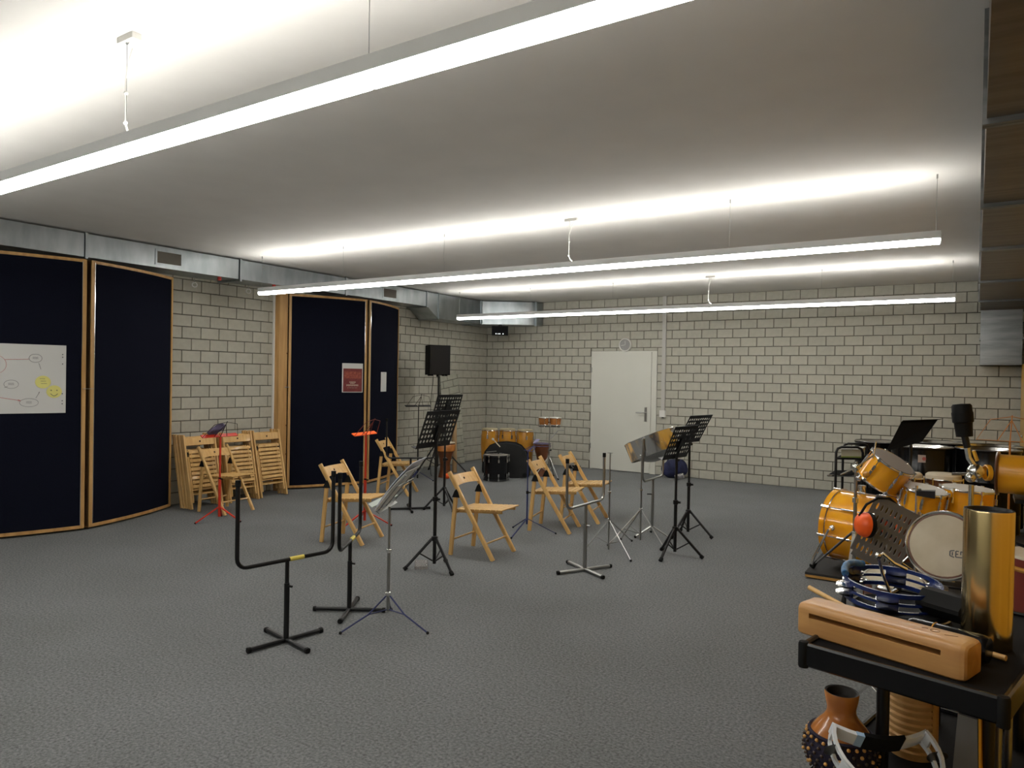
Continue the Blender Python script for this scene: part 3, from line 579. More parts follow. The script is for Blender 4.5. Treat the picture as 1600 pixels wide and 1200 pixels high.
# grey stand with blue legs holding sheets
t = thing('sheet_stand', 'grey folding music stand with thin blue legs, holding sheet music', 'music stand', (5.02, -8.19, 0))
MB().tube([(0, 0, .105), (0, 0, .49)], .0105, 10).build('lower_pole', 'steel', t); MB().tube([(0, 0, .48), (0, 0, .775)], .008, 10).build('upper_pole', 'steel', t)
MB().lathe([(.010, -.012), (.017, -.01), (.017, .01), (.010, .012)], 12, (0, 0, .49)).lathe([(.010, -.014), (.02, -.01), (.02, .01), (.010, .014)], 12, (0, 0, .215)).build('collar', 'chrome', t)
for dx, dy in ((-.144, -.271), (.294, .044), (-.20, .25)):
    lg = MB().tube([(0, 0, .215), (dx*.42, dy*.42, .10), (dx, dy, .012)], .0055, 8).build('leg', 'blue_metal', t); MB().ball((dx, dy, .011), .010, 8).build('foot', 'black_rubber', lg)
    MB().tube([(0, 0, .115), (dx*.42, dy*.42, .10)], .004, 6).build('brace', 'blue_metal', t)
U2 = Vector((.54, .31, .78)).normalized(); S2 = Vector((-.44, .90, 0)).normalized(); N2 = S2.cross(U2).normalized(); O2 = Vector((-.03, 0, .775))
q = MB()
for a in (-.2, 0, .2): q.tube([O2+S2*a*.8, O2+S2*a*1.15+U2*.30], .004, 6)
q.tube([O2-S2*.2, O2+S2*.2], .004, 6).tube([O2-S2*.2+U2*.2, O2+S2*.2+U2*.2], .004, 6); q.build('desk_frame', 'steel', t); MB().hexa([O2+S2*a+N2*c_+U2*b_ for b_ in (0, .004) for a, c_ in ((-.2, 0), (.2, 0), (.2, .02), (-.2, .02))]).build('lip', 'steel', t, False)
if N2.x > 0: N2 = -N2
def leaf(name, label, m, a0, a1, h0, h1, bow, off, loc=(5.02, -8.19, 0), lean=0.0):
    mb = MB(); n = 8; vs_ = []
    for i in range(n+1):
        f = i/n; p = O2+U2*(h0+(h1-h0)*f)+N2*(off+bow*math.sin(math.pi*f)+lean*(1-f))
        for d in (0, .0035): vs_ += [p+S2*a0+N2*d, p+S2*a1+N2*d]
    fs = [(0, 1, 3, 2), (4*n, 4*n+2, 4*n+3, 4*n+1)]
    for i in range(n):
        a = 4*i; fs += [(a, a+4, a+5, a+1), (a+2, a+3, a+7, a+6), (a, a+2, a+6, a+4), (a+1, a+5, a+7, a+3)]
    o = mb.add(vs_, fs).build(name, m, None, loc=loc); tag(o, label, 'paper', 'sheet music on the grey stand')
leaf('sheet_music', 'curled clear sleeve with sheet music, uppermost on the blue-legged stand', 'paper_cool', -.19, .19, .02, .37, .012, .020)
leaf('sheet_music', 'white sheet behind the curled sleeve on the blue-legged stand', 'paper', -.21, .13, .0, .31, .008, .010)
bp_ = [(-.115, -.075), (-.015, -.145), (-.20, .30), (-.325, .375)]
o = MB().hexa([Vector((a, b_, .786+c_)) for c_ in (0, .004) for a, b_ in bp_]).build('paper_booklet', 'paper_mint', None, False, loc=(5.02, -8.19, 0)); tag(o, 'pale green booklet sticking out flat from blue-legged stand', 'paper')
o = MB().rbar((0, -.11, .013), (0, .11, .013), .11, .024).build('plastic_packet', 'clear_plastic', None, loc=(4.23, -6.93, 0), ); o.rotation_euler = (0, 0, R(40)); tag(o, 'crumpled clear plastic packet on carpet by black stand foot', 'packet')
# ================================================================== DRUMS
def drum(name, label, loc, axis, r, h, shell, head='white_head', hoop='chrome', lugs=8, cat='drum', rotz=0, taper=1.0, lugm='chrome', both=True, group=None, bulge=0.0, hr=.008):
    # local z = drum axis, origin at the middle of the shell
    t = thing(name, label, cat, loc, rotz, group, axis)
    pr = [(r*(taper+(1-taper)*(f+.5))*(1+bulge*(1-4*f*f)), h*f) for f in [i/10-.5 for i in range(11)]]
    MB().lathe(pr, 36).build('shell', shell, t)
    MB().lathe([(.0001, h/2+.012), (r*.97, h/2+.012), (r*1.005, h/2+.002), (r*1.005, h/2-.006)], 36).build('batter_head', head, t)
    MB().ring((0, 0, h/2+.004), r+hr*.9, hr, n=36, k=6).build('hoop', hoop, t)
    if both:
        MB().ring((0, 0, -h/2-.002), pr[0][0]+hr*.9, hr, n=36, k=6).build('hoop', hoop, t); MB().disc((0, 0, -h/2-.008), pr[0][0], (0, 0, 1), 36, .006).build('resonant_head', head, t)
    for k in range(lugs):
        a = 2*math.pi*k/lugs; c_, s_ = math.cos(a), math.sin(a); rr = r*1.012
        for e_ in ((1, -1) if both else (1,)):
            z = e_*h*.5; zz = e_*max(h*.5-.075, h*.12)
            lg = MB().rbar((c_*(rr+.008), s_*(rr+.008), zz-.022), (c_*(rr+.008), s_*(rr+.008), zz+.022), .022, .020, (-s_, c_, 0)).build('lug', lugm, t)
            MB().tube([(c_*(rr+.010), s_*(rr+.010), zz), (c_*(rr+.010), s_*(rr+.010), z+e_*.012)], .0035, 6).build('tension_rod', lugm, lg)
            MB().rbar((c_*(rr+.010), s_*(rr+.010), z-.010), (c_*(rr+.010), s_*(rr+.010), z+.016), .026, .022, (-s_, c_, 0)).build('claw', lugm, lg)
    return t
AZ = (0, 0, 1)
# --- group in the far corner
cg = 'ochre congas in the corner'
for i, (x, y, z, w_) in enumerate(((1.375, -1.83, .765, 'leftmost'), (1.62, -1.66, .765, 'middle'), (1.86, -1.49, .755, 'rightmost'))):
    t = thing('conga', '%s of three ochre conga drums behind black bag in the corner' % w_, 'drum', (x, y, 0), R(40*i), cg)
    MB().lathe([(.095, .0), (.100, .02), (.135, .32), (.146, .50), (.142, .62), (.128, z-.02)], 32).build('shell', 'ochre_lacquer', t)
    MB().lathe([(.0001, z+.004), (.120, z+.004), (.133, z-.004), (.134, z-.02)], 32).build('head', 'skin_tan', t); MB().ring((0, 0, z-.03), .137, .006, n=32, k=6).build('hoop', 'chrome', t); MB().ring((0, 0, .18), .121, .004, n=32, k=6).build('band', 'chrome', t)
    for k in range(6):
        a = k*math.pi/3-1.2; c_, s_ = math.cos(a), math.sin(a); MB().rbar((c_*.148, s_*.148, z-.16), (c_*.148, s_*.148, z-.10), .03, .018, (-s_, c_, 0)).tube([(c_*.150, s_*.150, z-.10), (c_*.142, s_*.142, z-.028)], .005, 6).build('lug', 'chrome', t)
F2 = Vector((-.545, .838, 0)).normalized(); R2 = Vector((.838, .545, 0)).normalized()
# black bag: rounded outline facing the room, soft edges
out = [(-.36, .02), (-.39, .12), (-.385, .28), (-.35, .42), (-.27, .52), (-.15, .572), (0, .588), (.15, .575), (.25, .53), (.33, .44), (.38, .30), (.40, .14), (.37, .02), (.20, 0), (-.2, 0)]
mb = MB(); vs_ = []
for d, k in ((-.075, .90), (-.055, .97), (0, 1), (.05, .97), (.07, .90)): vs_ += [R2*u*k+F2*d+Vector((0, 0, (z-.28)*k+.28 if z > .05 else z)) for u, z in out]
n = len(out); fs = [tuple(range(n)), tuple(4*n+n-1-i for i in range(n))]+[(q*n+i, (q+1)*n+i, (q+1)*n+(i+1) % n, q*n+(i+1) % n) for q in range(4) for i in range(n)]
t = thing('drum_bag', 'big rounded black gig bag leaning before the ochre congas', 'bag', (1.80, -1.96, 0))
mb.add(vs_, fs).build('body', 'black_bag', t); MB().tube([R2*u*.985+F2*-.062+Vector((0, 0, z)) for u, z in out[:13]], .006, 6).build('zip', 'black_rubber', t)
MB().disc(R2*.30-F2*.078+Vector((0, 0, .05)), .035, -F2, 14, .004).build('badge', 'black_rubber', t)
drum('floor_tom', 'black floor tom with chrome lugs in front of black bag', (1.845, -2.31, .205), AZ, .192, .37, 'black_gloss', 'grey_head', 'black_metal', 8, hr=.009)
t = thing('drum_pedal', 'bass drum pedal with pale beater lying on black floor tom', 'pedal', (1.845, -2.29, .405))
MB().bar((-.09, -.06, .005), (.06, .04, .012), .07, .008).build('plate', 'steel', t, False); MB().tube([(.04, -.02, .01), (.04, -.02, .13)], .009, 8).build('post', 'black_metal', t); MB().tube([(.0, -.02, .05), (-.14, -.10, .03)], .006, 6).build('link', 'steel', t)
MB().tube([(.06, -.01, .12), (-.03, -.07, .235)], .008, 8).build('beater_rod', 'drum_head', t); MB().ball((-.035, -.073, .24), .02, 8).build('beater_head', 'white_head', t)
t = thing('djembe', 'dark brown djembe right of the black bag, under bongos', 'drum', (2.17, -1.45, 0))
MB().lathe([(.10, 0), (.085, .12), (.075, .24), (.10, .36), (.135, .46), (.14, .53)], 28).build('shell', 'brown_wood', t); MB().disc((0, 0, .53), .142, AZ, 28, .012).build('head', 'purple_cloth', t); MB().ring((0, 0, .50), .142, .007, n=28, k=6).build('rope_ring', 'purple_cloth', t)
b_ = MB().hexa([(-.02, -.10, 0), (.05, -.06, .02), (.02, .06, .06), (-.04, .02, .06), (-.02, -.10, .004), (.05, -.06, .024), (.02, .06, .064), (-.04, .02, .064)]); o = b_.build('folded_paper', 'lilac_paper', None, False, loc=(2.12, -1.53, .545)); tag(o, 'lilac folded paper lying on the dark djembe by black bag', 'paper')
# bongos on a double braced stand
t = thing('bongo_stand', 'chrome tripod stand carrying the orange bongos by the brick wall', 'stand', (2.39, -1.60, 0)); tripod(t, .83, R(100), .24, .34, .011, .008, 'steel', low=.06)
MB().bar((-.14, -.09, .835), (.14, .09, .835), .03, .012).build('crossbar', 'black_metal', t, False); MB().tube([(0, 0, .62), (.12, .08, .78), (.2, .12, .78)], .008).build('arm', 'steel', t)
t = thing('bongos', 'pair of small orange bongos on a stand, highest in the corner', 'drum', (2.39, -1.60, .845))
for sx, r in ((-1, .082), (1, .095)):
    cx, cy = R2.x*.094*sx, R2.y*.094*sx; q = MB().lathe([(r*.85, 0), (r, .12)], 24, (cx, cy, .015)).build('shell', 'honey_lacquer', t)
    MB().disc((cx, cy, .135), r, AZ, 24, .008).build('head', 'white_head', q); MB().ring((cx, cy, .13), r+.006, .005, n=24, k=6).ring((cx, cy, .02), r*.85+.008, .006, n=24, k=6).build('hoop', 'chrome', q)
    for k in range(5): a = k*1.2566-.9; MB().tube([(cx+math.cos(a)*(r+.012), cy+math.sin(a)*(r+.012), -.005), (cx+math.cos(a)*(r+.012), cy+math.sin(a)*(r+.012), .13)], .004, 6).ball((cx+math.cos(a)*(r*.85+.014), cy+math.sin(a)*(r*.85+.014), -.005), .009, 6).build('tension_rod', 'chrome', q)
MB().rbar((-.02, -.012, .06), (.02, .012, .06), .05, .03).build('bridge', 'brown_wood', t)
t = thing('foot_pedal', 'small black pedal on floor against wall, left of door', 'pedal', (2.13, -.25, 0)); MB().rbar((-.10, 0, .03), (.10, .02, .03), .12, .05).build('base', 'black_rubber', t); MB().ring((.03, -.05, .07), .045, .008, (.2, -1, .3), 18, 6).build('loop', 'steel', t)
# speaker on tripod
t = thing('speaker_stand', 'black tripod stand under the loudspeaker', 'stand', (.68, -2.34, 0)); tripod(t, 1.615, R(25), .52, .52, .018, .012, 'black_metal', low=.12)
t = thing('loudspeaker', 'black box loudspeaker high on a tripod in front of brick', 'speaker', (.655, -2.335, 1.64), R(-36))
MB().box(-.17, .13, -.175, .175, 0, .49).build('cabinet', 'black_matte', t, False); MB().box(.13, .145, -.168, .168, .01, .48).build('grille', 'black_metal', t, False)
for y in (-.12, .12): MB().box(-.13, -.09, y-.02, y+.02, -.016, 0).box(.06, .10, y-.02, y+.02, -.016, 0).build('rubber_foot', 'black_rubber', t, False)
MB().lathe([(.02, -.03), (.024, -.03), (.024, 0), (.02, 0)], 12, closed=True).build('pole_socket', 'black_metal', t)
t = thing('speaker_cable', 'thin black cable hanging from the loudspeaker', 'cable', (.60, -2.38, 0)); MB().tube([(0, 0, 1.63), (-.02, -.03, 1.2), (-.03, -.02, .7), (0, -.05, .3), (.06, -.1, .012), (.2, -.25, .008)], .004, 6).build('cord', 'black_rubber', t)
# mirror leaning on the left wall
o = MB().hexa([(.20, -1.50, .02), (.20, -.93, .02), (.03, -.93, 1.665), (.03, -1.50, 1.665), (.194, -1.50, .019), (.194, -.93, .019), (.024, -.93, 1.664), (.024, -1.50, 1.664)]).build('wall_mirror', 'mirror', None, False); tag(o, 'tall frameless mirror leaning on brick wall behind the loudspeaker', 'mirror')
t = thing('djembe', 'brown djembe with orange ornament at its foot, below loudspeaker', 'drum', (1.02, -2.56, 0))
MB().lathe([(.11, 0), (.09, .10), (.08, .22), (.11, .34), (.15, .46), (.155, .55)], 28).build('shell', 'brown_wood', t); MB().disc((0, 0, .55), .155, AZ, 28, .01).build('head', 'drum_head', t); MB().lathe([(.151, .42), (.16, .43), (.165, .52), (.158, .53)], 28).build('band', 'honey_lacquer', t)
o = MB().ball((0, 0, .045), .045, 10).build('orange_ball', 'orange_plastic', None, loc=(1.18, -2.70, 0)); tag(o, 'small orange ball on the floor by the brown djembe', 'ball')
o = MB().tube([(0, 0, .0), (-.10, .10, .90)], .04, 16).build('rainstick', 'tape_brown', None, loc=(.86, -2.10, .01)); tag(o, 'tan wooden tube leaning behind the brown djembe', 'rainstick')
# projector under the duct elbow
t = thing('projector', 'small black box with white lights under the duct elbow', 'projector', (.73, -.62, 2.40), R(-57)); MB().box(-.11, .12, -.15, .15, 0, .165).build('case', 'black_matte', t, False)
for y in (-.07, -.03, .0, .06): MB().disc((.12, y, .02), .009, (1, 0, 0), 8, .003).build('light', 'screen_led', t)
MB().tube([(0, 0, .165), (0, 0, .20)], .03, 10).build('mount', 'black_metal', t)
# blue bag by the back wall
mb = MB().ball((0, 0, .15), .2, 14, (.95, .75, .8)); mb.v = [(x*(1.0+.10*math.sin(z*16))+.02*math.sin(y*30), y+.02*math.sin(x*25+z*20), max(.004, z*1.0+.05*abs(x)*6*(z > .17)*(.5+.5*math.sin(x*14)))) for x, y, z in mb.v]
t = thing('duffel_bag', 'dark blue cloth bag on floor by back wall, right of door', 'bag', (3.985, -.20, 0)); mb.build('body', 'navy_bag', t); MB().tube([(-.11, -.04, .27), (-.05, -.08, .36), (.05, -.08, .35), (.10, -.03, .27)], .010, 8).build('strap', 'navy_bag', t)
o = MB().tube([(-.06, -.01, 0), (.07, .01, .04)], .04, 14).build('water_bottle', 'clear_plastic', None, loc=(4.15, -.42, .045)); tag(o, 'clear plastic bottle lying beside the dark blue bag', 'bottle')

# ================================================================== RIGHT SIDE: black barrels, trolley, cupboard
for i, (x, y, z, lb) in enumerate(((7.134, -1.40, .89, 'black barrel drum behind the black tube trolley, leftmost barrel'), (7.695, -3.077, .985, 'black barrel drum with white sticker on its side'), (7.80, -1.90, .955, 'black barrel drum at the back wall, behind the stickered one'), (8.27, -2.95, .985, 'black barrel drum in front of the orange wire stand, rightmost pair'), (8.33, -2.20, .965, 'black barrel drum farthest right, behind its neighbour'))):
    t = thing('barrel_drum', lb, 'drum', (x, y, 0), 0, 'black steel barrel drums')
    MB().lathe([(.0001, z-.10), (.14, z-.085), (.23, z-.04), (.272, z-.006)], 40).build('playing_surface', 'chrome', t)
    MB().lathe([(.272, z-.012), (.278, z), (.288, z-.002), (.288, z-.02), (.280, z-.026), (.280, z*.68), (.287, z*.67), (.280, z*.66), (.280, z*.37), (.287, z*.36), (.280, z*.35), (.280, .10), (.27, .10)], 40).build('barrel', 'black_gloss', t); MB().ring((0, 0, z-.006), .283, .006, n=40, k=6).build('rim', 'steel', t)
    for k in range(3): a = k*2.094; MB().tube([(math.cos(a)*.22, math.sin(a)*.22, 0), (math.cos(a)*.22, math.sin(a)*.22, .11)], .025, 10).build('foot', 'black_rubber', t)
    if i == 1:
        vs_ = []; 
        for a in (-1.62, -1.50, -1.38): vs_ += [(.2815*math.cos(a), .2815*math.sin(a), z-.15), (.2815*math.cos(a), .2815*math.sin(a), z-.075)]
        MB().add(vs_, [(0, 2, 3, 1), (2, 4, 5, 3)]).build('sticker', 'label_paper', t); MB().disc((.2817*math.cos(-1.43), .2817*math.sin(-1.43), z-.112), .018, (math.cos(-1.43), math.sin(-1.43), 0), 12, .001).build('sticker_mark', 'label_red', t)
t = thing('tube_trolley', 'black tube-framed trolley with shelves by back wall, left of barrels', 'trolley', (6.97, -2.55, 0))
def arch(cx, cy): 
    h, w_, r = .90, .30, .06; d = R2; p = Vector((cx, cy, 0)); q = []
    for u, z in [(-w_/2, .05), (-w_/2, h-r), (-w_/2+r*.3, h-r*.3), (-w_/2+r, h), (w_/2-r, h), (w_/2-r*.3, h-r*.3), (w_/2, h-r), (w_/2, .05)]: q.append(p+d*u+Vector((0, 0, z)))
    return q
for cx, cy in ((.01, -.27), (.00, .30)): MB().tube(arch(cx, cy), .014, 10).build('end_frame', 'black_metal', t)
def quadboard(c_, du, dv, z, th): 
    a, b2 = R2*du, Vector((-.01, .57, 0)).normalized()*dv; c_ = Vector((c_[0], c_[1], z)); return MB().hexa([c_-a-b2, c_+a-b2, c_+a+b2, c_-a+b2]+[p+Vector((0, 0, th)) for p in (c_-a-b2, c_+a-b2, c_+a+b2, c_-a+b2)])
for z in (.76, .20): quadboard((.005, .015), .155, .29, z, .016).build('shelf', 'black_matte', t, False)
quadboard((-.03, .015), .20, .27, .565, .016).build('shelf', 'black_matte', t, False); MB().tube([Vector((-.03, .015, .573))+R2*-.20+Vector((0, -.27, 0)), Vector((-.03, .015, .573))+R2*.20+Vector((0, -.27, 0))], .011, 8).build('shelf_edge', 'chrome', t)
for cx, cy in ((.01, -.27), (0, .30)):
    for s in (-1, 1): p = Vector((cx, cy, .025))+R2*.15*s; MB().disc(p-R2*.01, .025, R2, 14, .02).build('caster', 'black_rubber', t)
t = thing('storage_box', 'cream box with green stripe on upper shelf of tube trolley', 'box', (6.985, -2.56, .777)); quadboard((0, 0), .115, .18, .012, .075).build('body', 'cream_box', t, False); quadboard((0, 0), .117, .182, 0, .014).build('stripe', 'green_strip', t, False); quadboard((0, 0), .12, .185, .088, .012).build('lid', 'white_plastic', t, False)
for i in range(9):
    y = -.80-1.3*i; pos = ('tall yellow wooden cupboard at the right edge by back wall' if i == 0 else 'yellow wooden cupboard unit along right wall, number %s from the back wall' % ('two', 'three', 'four', 'five', 'six', 'seven', 'eight', 'nine')[i-1])
    t = thing('cupboard', pos, 'cupboard', (9.05, y, 0), 0, 'yellow cupboards along the right wall'); MB().box(-.38, .40, -.645, .645, 0, 1.90).build('body', 'cupboard_wood', t, False)
    for k, (a, b_) in enumerate(((-.643, -.003), (.003, .643))): d = MB().box(-.40, -.38, a, b_, .03, 1.895).build('door', 'cupboard_wood', t, False); MB().ball((-.41, (-.05, .05)[k], 1.0), .013, 8).build('knob', 'steel', d)
# --- drum kit on a riser
t = thing('drum_riser', 'low black drum riser with a wooden edge under the drum kit', 'platform', (7.72, -4.45, 0)); MB().box(-.72, .70, -.88, .85, .034, .052).build('top_mat', 'riser_top', t, False); MB().box(-.718, .698, -.878, .848, .012, .034).build('board', 'riser_edge', t, False); MB().box(-.66, .64, -.80, .78, 0, .012).build('base', 'black_rubber', t, False)
BA = Vector((-.95, .31, .02)).normalized()
t = thing('bass_drum', 'large orange-yellow lacquered bass drum lying on its side, left of kit', 'drum', (7.375, -5.02, .408), 0, None, BA)
br, bh = .290, .20
MB().lathe([(br, -bh+.02), (br, bh-.02)], 48).build('shell', 'orange_lacquer', t)
for e_ in (-1, 1):
    MB().lathe([(br-.012, e_*(bh-.03)), (br+.014, e_*(bh-.03)), (br+.014, e_*(bh+.012)), (br-.012, e_*(bh+.012))], 48, closed=True).build('wooden_hoop', 'orange_lacquer', t); MB().ring((0, 0, e_*(bh-.034)), br+.006, .006, n=48, k=6).build('chrome_ring', 'chrome', t)
    MB().disc((0, 0, e_*bh-.002), br-.006, (0, 0, 1), 48, .004).build('drum_head', 'black_gloss', t)
for k in range(8):
    a = k*math.pi/4+.3; c_, s_ = math.cos(a), math.sin(a)
    lg = MB().tube([(c_*(br+.016), s_*(br+.016), -.05), (c_*(br+.016), s_*(br+.016), .05)], .010, 8).build('lug', 'chrome', t); MB().tube([(c_*(br+.018), s_*(br+.018), -bh), (c_*(br+.018), s_*(br+.018), bh)], .0042, 6).build('tension_rod', 'chrome', lg)
    for e_ in (-1, 1): MB().rbar((c_*(br+.022), s_*(br+.022), e_*(bh-.045)), (c_*(br+.022), s_*(br+.022), e_*(bh+.016)), .022, .014, (-s_, c_, 0)).build('claw', 'chrome', lg)
x, y, z = frame(BA)
iq = t.rotation_quaternion.inverted()
for s in (-1, 1):
    d = iq@Vector((.31*s, .95*s, 0)); f = iq@BA; dn = iq@Vector((0, 0, -1))
    p0 = d*.285+f*.10-dn*.02; lg = MB().tube([p0, p0+d*.06+dn*.01, p0+d*.10+f*.10+dn*.25, p0+d*.10+f*.12+dn*.325], .011, 8).build('spur', 'chrome' if s < 0 else 'black_metal', t); MB().ball(p0+d*.10+f*.12+dn*.322, .016, 8).build('spur_foot', 'black_rubber', lg); MB().ball(p0, .026, 8).build('spur_clamp', 'chrome', t)
MB().tube([iq@Vector((0, 0, .285)), iq@Vector((0, 0, .36))], .03, 12).build('tom_mount', 'chrome', t)
TA = Vector((.50, -.16, .80)).normalized()
drum('rack_tom', 'orange-yellow rack tom tilted on top of the bass drum', (7.565, -5.20, .915), TA, .162, .20, 'orange_lacquer', 'grey_head', 'chrome', 6)
drum('snare_drum', 'orange snare drum behind the grey perforated desk', (7.83, -5.20, .725), Vector((.16, -.12, .97)), .15, .15, 'orange_lacquer', 'white_head', 'chrome', 8)
drum('floor_tom', 'orange floor tom of the kit, behind the round drum skin', (8.11, -5.02, .62), Vector((.05, -.02, 1)), .175, .38, 'orange_lacquer', 'white_head', 'chrome', 6)
t = thing('snare_stand', 'chrome tripod under the orange snare drum', 'stand', (7.82, -5.19, .052)); tripod(t, .575, R(70), .25, .30, .012, .009, 'chrome', low=.05); MB().ring((0, 0, .575), .10, .006, n=20, k=6).build('basket', 'chrome', t)
t = thing('tom_legs', 'three chrome legs of the orange floor tom', 'stand', (8.11, -5.02, .052))
for k in range(3): a = k*2.094+.5; MB().tube([(math.cos(a)*.21, math.sin(a)*.21, .55), (math.cos(a)*.21, math.sin(a)*.21, .10), (math.cos(a)*.23, math.sin(a)*.23, .0)], .007, 8).build('leg', 'chrome', t)
MB().ring((0, 0, .50), .20, .010, n=24, k=6).build('clamp_ring', 'chrome', t)
t = thing('boom_stand', 'chrome boom stand in front of the bass drum', 'stand', (7.405, -5.63, 0)); MB().tube([(0, 0, .10), (0, 0, .74)], .0135, 12).build('lower_pole', 'steel', t); MB().tube([(0, 0, .72), (0, 0, 1.02)], .011, 12).build('upper_pole', 'steel', t)
for z in (.73, .47, .96): MB().lathe([(.013, -.02), (.022, -.018), (.022, .018), (.013, .02)], 12, (0, 0, z)).build('collar', 'chrome', t)
for dx, dy, fz in ((-.372, .45, .052), (.30, -.05, .0), (-.02, -.36, .0)): lg = MB().bar((0, 0, .50), (dx, dy, fz+.02), .022, .008).build('leg', 'chrome', t, False); v = Vector((dx, dy, fz+.02-.50)).normalized(); MB().tube([Vector((dx, dy, fz+.028))-v*.075, Vector((dx, dy, fz+.016))], .012, 10, .02).build('foot', 'black_rubber', lg)
MB().tube([(-.10, -.05, .92), (0, -.01, .98), (.11, .05, 1.07)], .006, 8).build('boom_arm', 'chrome', t); MB().tube([(.11, .05, 1.05), (.125, .06, 1.18)], .005, 8).build('tilter', 'chrome', t); MB().ball((0, -.01, .98), .028, 8).ball((.02, 0, .90), .024, 8).build('clamp', 'chrome', t); MB().ball((.07, 0, .93), .025, 8).build('wing_knob', 'ochre_lacquer', t)
t = thing('music_stand', 'solid black music stand leaning above the black barrels', 'music stand', (7.66, -4.02, .052)); tripod(t, 1.02, R(10))
P4 = [Vector(p)-Vector((7.66, -4.02, .052)) for p in ((7.489, -4.344, 1.009), (7.752, -4.053, 1.093), (7.858, -3.743, 1.285), (7.578, -4.045, 1.26))]; nn = (P4[1]-P4[0]).cross(P4[3]-P4[0]).normalized()
MB().hexa(P4+[p-nn*.006 for p in P4]).build('desk', 'black_matte', t, False); MB().tube([(0, 0, 1.0), (P4[0]+P4[2])/2-nn*.01], .012, 8).build('desk_joint', 'black_metal', t); MB().hexa([P4[3], P4[2], P4[2]+nn*.03+Vector((.02, 0, -.01)), P4[3]+nn*.03, P4[3]+Vector((0, 0, .004)), P4[2]+Vector((0, 0, .004)), P4[2]+nn*.03+Vector((.02, 0, -.006)), P4[3]+nn*.03+Vector((0, 0, .004))]).build('lip', 'black_matte', t, False)
for i, (x, y, lb) in enumerate(((7.93, -4.25, 'tan-headed conga with dark shell behind the snare, larger one'), (7.66, -4.36, 'tan-headed conga with dark shell behind the rack tom, smaller one'))):
    t = thing('conga', lb, 'drum', (x, y, .052)); r = (.135, .115)[i]; MB().lathe([(r*.75, 0), (r*1.12, .38), (r, .755)], 28).build('shell', 'brown_wood', t); MB().lathe([(.0001, .785), (r*.9, .785), (r*1.02, .77), (r*1.03, .74)], 28).build('head', 'drum_head', t); MB().ring((0, 0, .735), r*1.06, .007, n=28, k=6).build('hoop', 'chrome', t)
    for k in range(6): a = k*1.047; MB().tube([(r*1.1*math.cos(a), r*1.1*math.sin(a), .56), (r*1.1*math.cos(a), r*1.1*math.sin(a), .75)], .007, 6).build('lug', 'chrome', t)
t = thing('cowbell_mount', 'black cowbell on a chrome post in front of the snare', 'cowbell', (7.80, -5.48, .0)); MB().tube([(0, 0, .05), (0, 0, .86)], .010, 10).build('post', 'chrome', t); MB().hexa([(.0, -.03, .79), (.0, .03, .79), (.12, .045, .78), (.12, -.045, .78), (.0, -.03, .825), (.0, .03, .825), (.12, .045, .835), (.12, -.045, .835)]).build('bell', 'black_metal', t, False); MB().tube([(-.03, 0, .835), (.03, 0, .835)], .008, 8).build('clamp', 'chrome', t)
for k in range(3): a = k*2.094+.3; MB().tube([(0, 0, .22), (.2*math.cos(a), .2*math.sin(a), .01)], .007, 8).build('leg', 'chrome', t)
# grey perforated desk with orange ear defenders
t = thing('music_stand', 'grey perforated music stand with orange ear defenders on it', 'music stand', (7.69, -6.33, 0))
tripod(t, .60, R(100), .24, .26, .013, .009, 'steel', low=.05)
c0 = Vector((7.695, -6.42, .66))-Vector((7.69, -6.33, 0)); ey = Vector((.147, .098, .37)).normalized(); ex = Vector((.20, .13, -.075)); ex = (ex-ey*ex.dot(ey)).normalized(); ez = ex.cross(ey).normalized()
d = MB(); perforated(d, .30, .36, 9, 5, c0-ey*.20, ex, ey, ez, .004, .22, hy=.34)
for a, b_, c_, e_ in ((-.17, -.15, -.20, .19), (.15, .17, -.20, .19), (-.15, .15, .16, .19), (-.15, .15, -.23, -.20)): d.hexa([c0+ex*xx+ey*yy+ez*zz for zz in (0, .004) for xx, yy in ((a, c_), (b_, c_), (b_, e_), (a, e_))])
d.build('desk', 'silver_plate', t, False)
t = thing('ear_defenders', 'orange ear defenders with black headband hanging on grey desk', 'ear defenders', (7.585, -6.55, .715))
for q, s in ((Vector((0, 0, 0)), 1), (Vector((.10, .30, -.05)), -1)):
    ax = Vector((-.75, -.55, .1)).normalized()*s; cp = MB().lathe([(.0001, .060), (.04, .057), (.066, .042), (.078, .016), (.079, 0)], 24, q, ax).build('cup', 'orange_plastic', t); MB().lathe([(.079, 0), (.083, -.010), (.079, -.028), (.05, -.030)], 24, q, ax).build('cushion', 'black_rubber', cp)
MB().tube([(-.02, -.02, -.02), (-.035, -.02, .06), (.0, .0, .13), (.06, .05, .17), (.12, .12, .165), (.15, .22, .12), (.12, .29, .0)], .008, 8).build('headband', 'black_rubber', t)
# hand drum with its skin towards the camera
HA = Vector((-.20, -.93, .30)).normalized()
t = thing('hand_drum', 'large hand drum tilted with its worn cream skin to camera', 'drum', (8.04, -7.62, .85), 0, None, HA)
MB().lathe([(.148, -.01), (.150, -.10), (.135, -.28), (.10, -.45), (.12, -.58), (.115, -.58)], 36).build('shell', 'brown_wood', t); MB().lathe([(.0001, .004), (.135, .004), (.150, -.004), (.153, -.02)], 40).build('skin', 'drum_head', t); MB().ring((0, 0, -.006), .160, .0075, n=40, k=8).build('hoop', 'chrome', t); MB().ring((0, 0, -.004), .150, .005, n=40, k=6).build('inner_ring', 'brown_wood', t)
iq = t.rotation_quaternion.inverted(); rt = iq@Vector((.97, -.2, .05)); rt.z = 0; rt.normalize(); upv = Vector((0, 0, 1)).cross(rt)
o2 = rt*.055-upv*.035+Vector((0, 0, .0048)); mk = MB()
def stroke(a, b_): mk.bar(o2+rt*a[0]+upv*a[1], o2+rt*b_[0]+upv*b_[1], .005, .001, None)
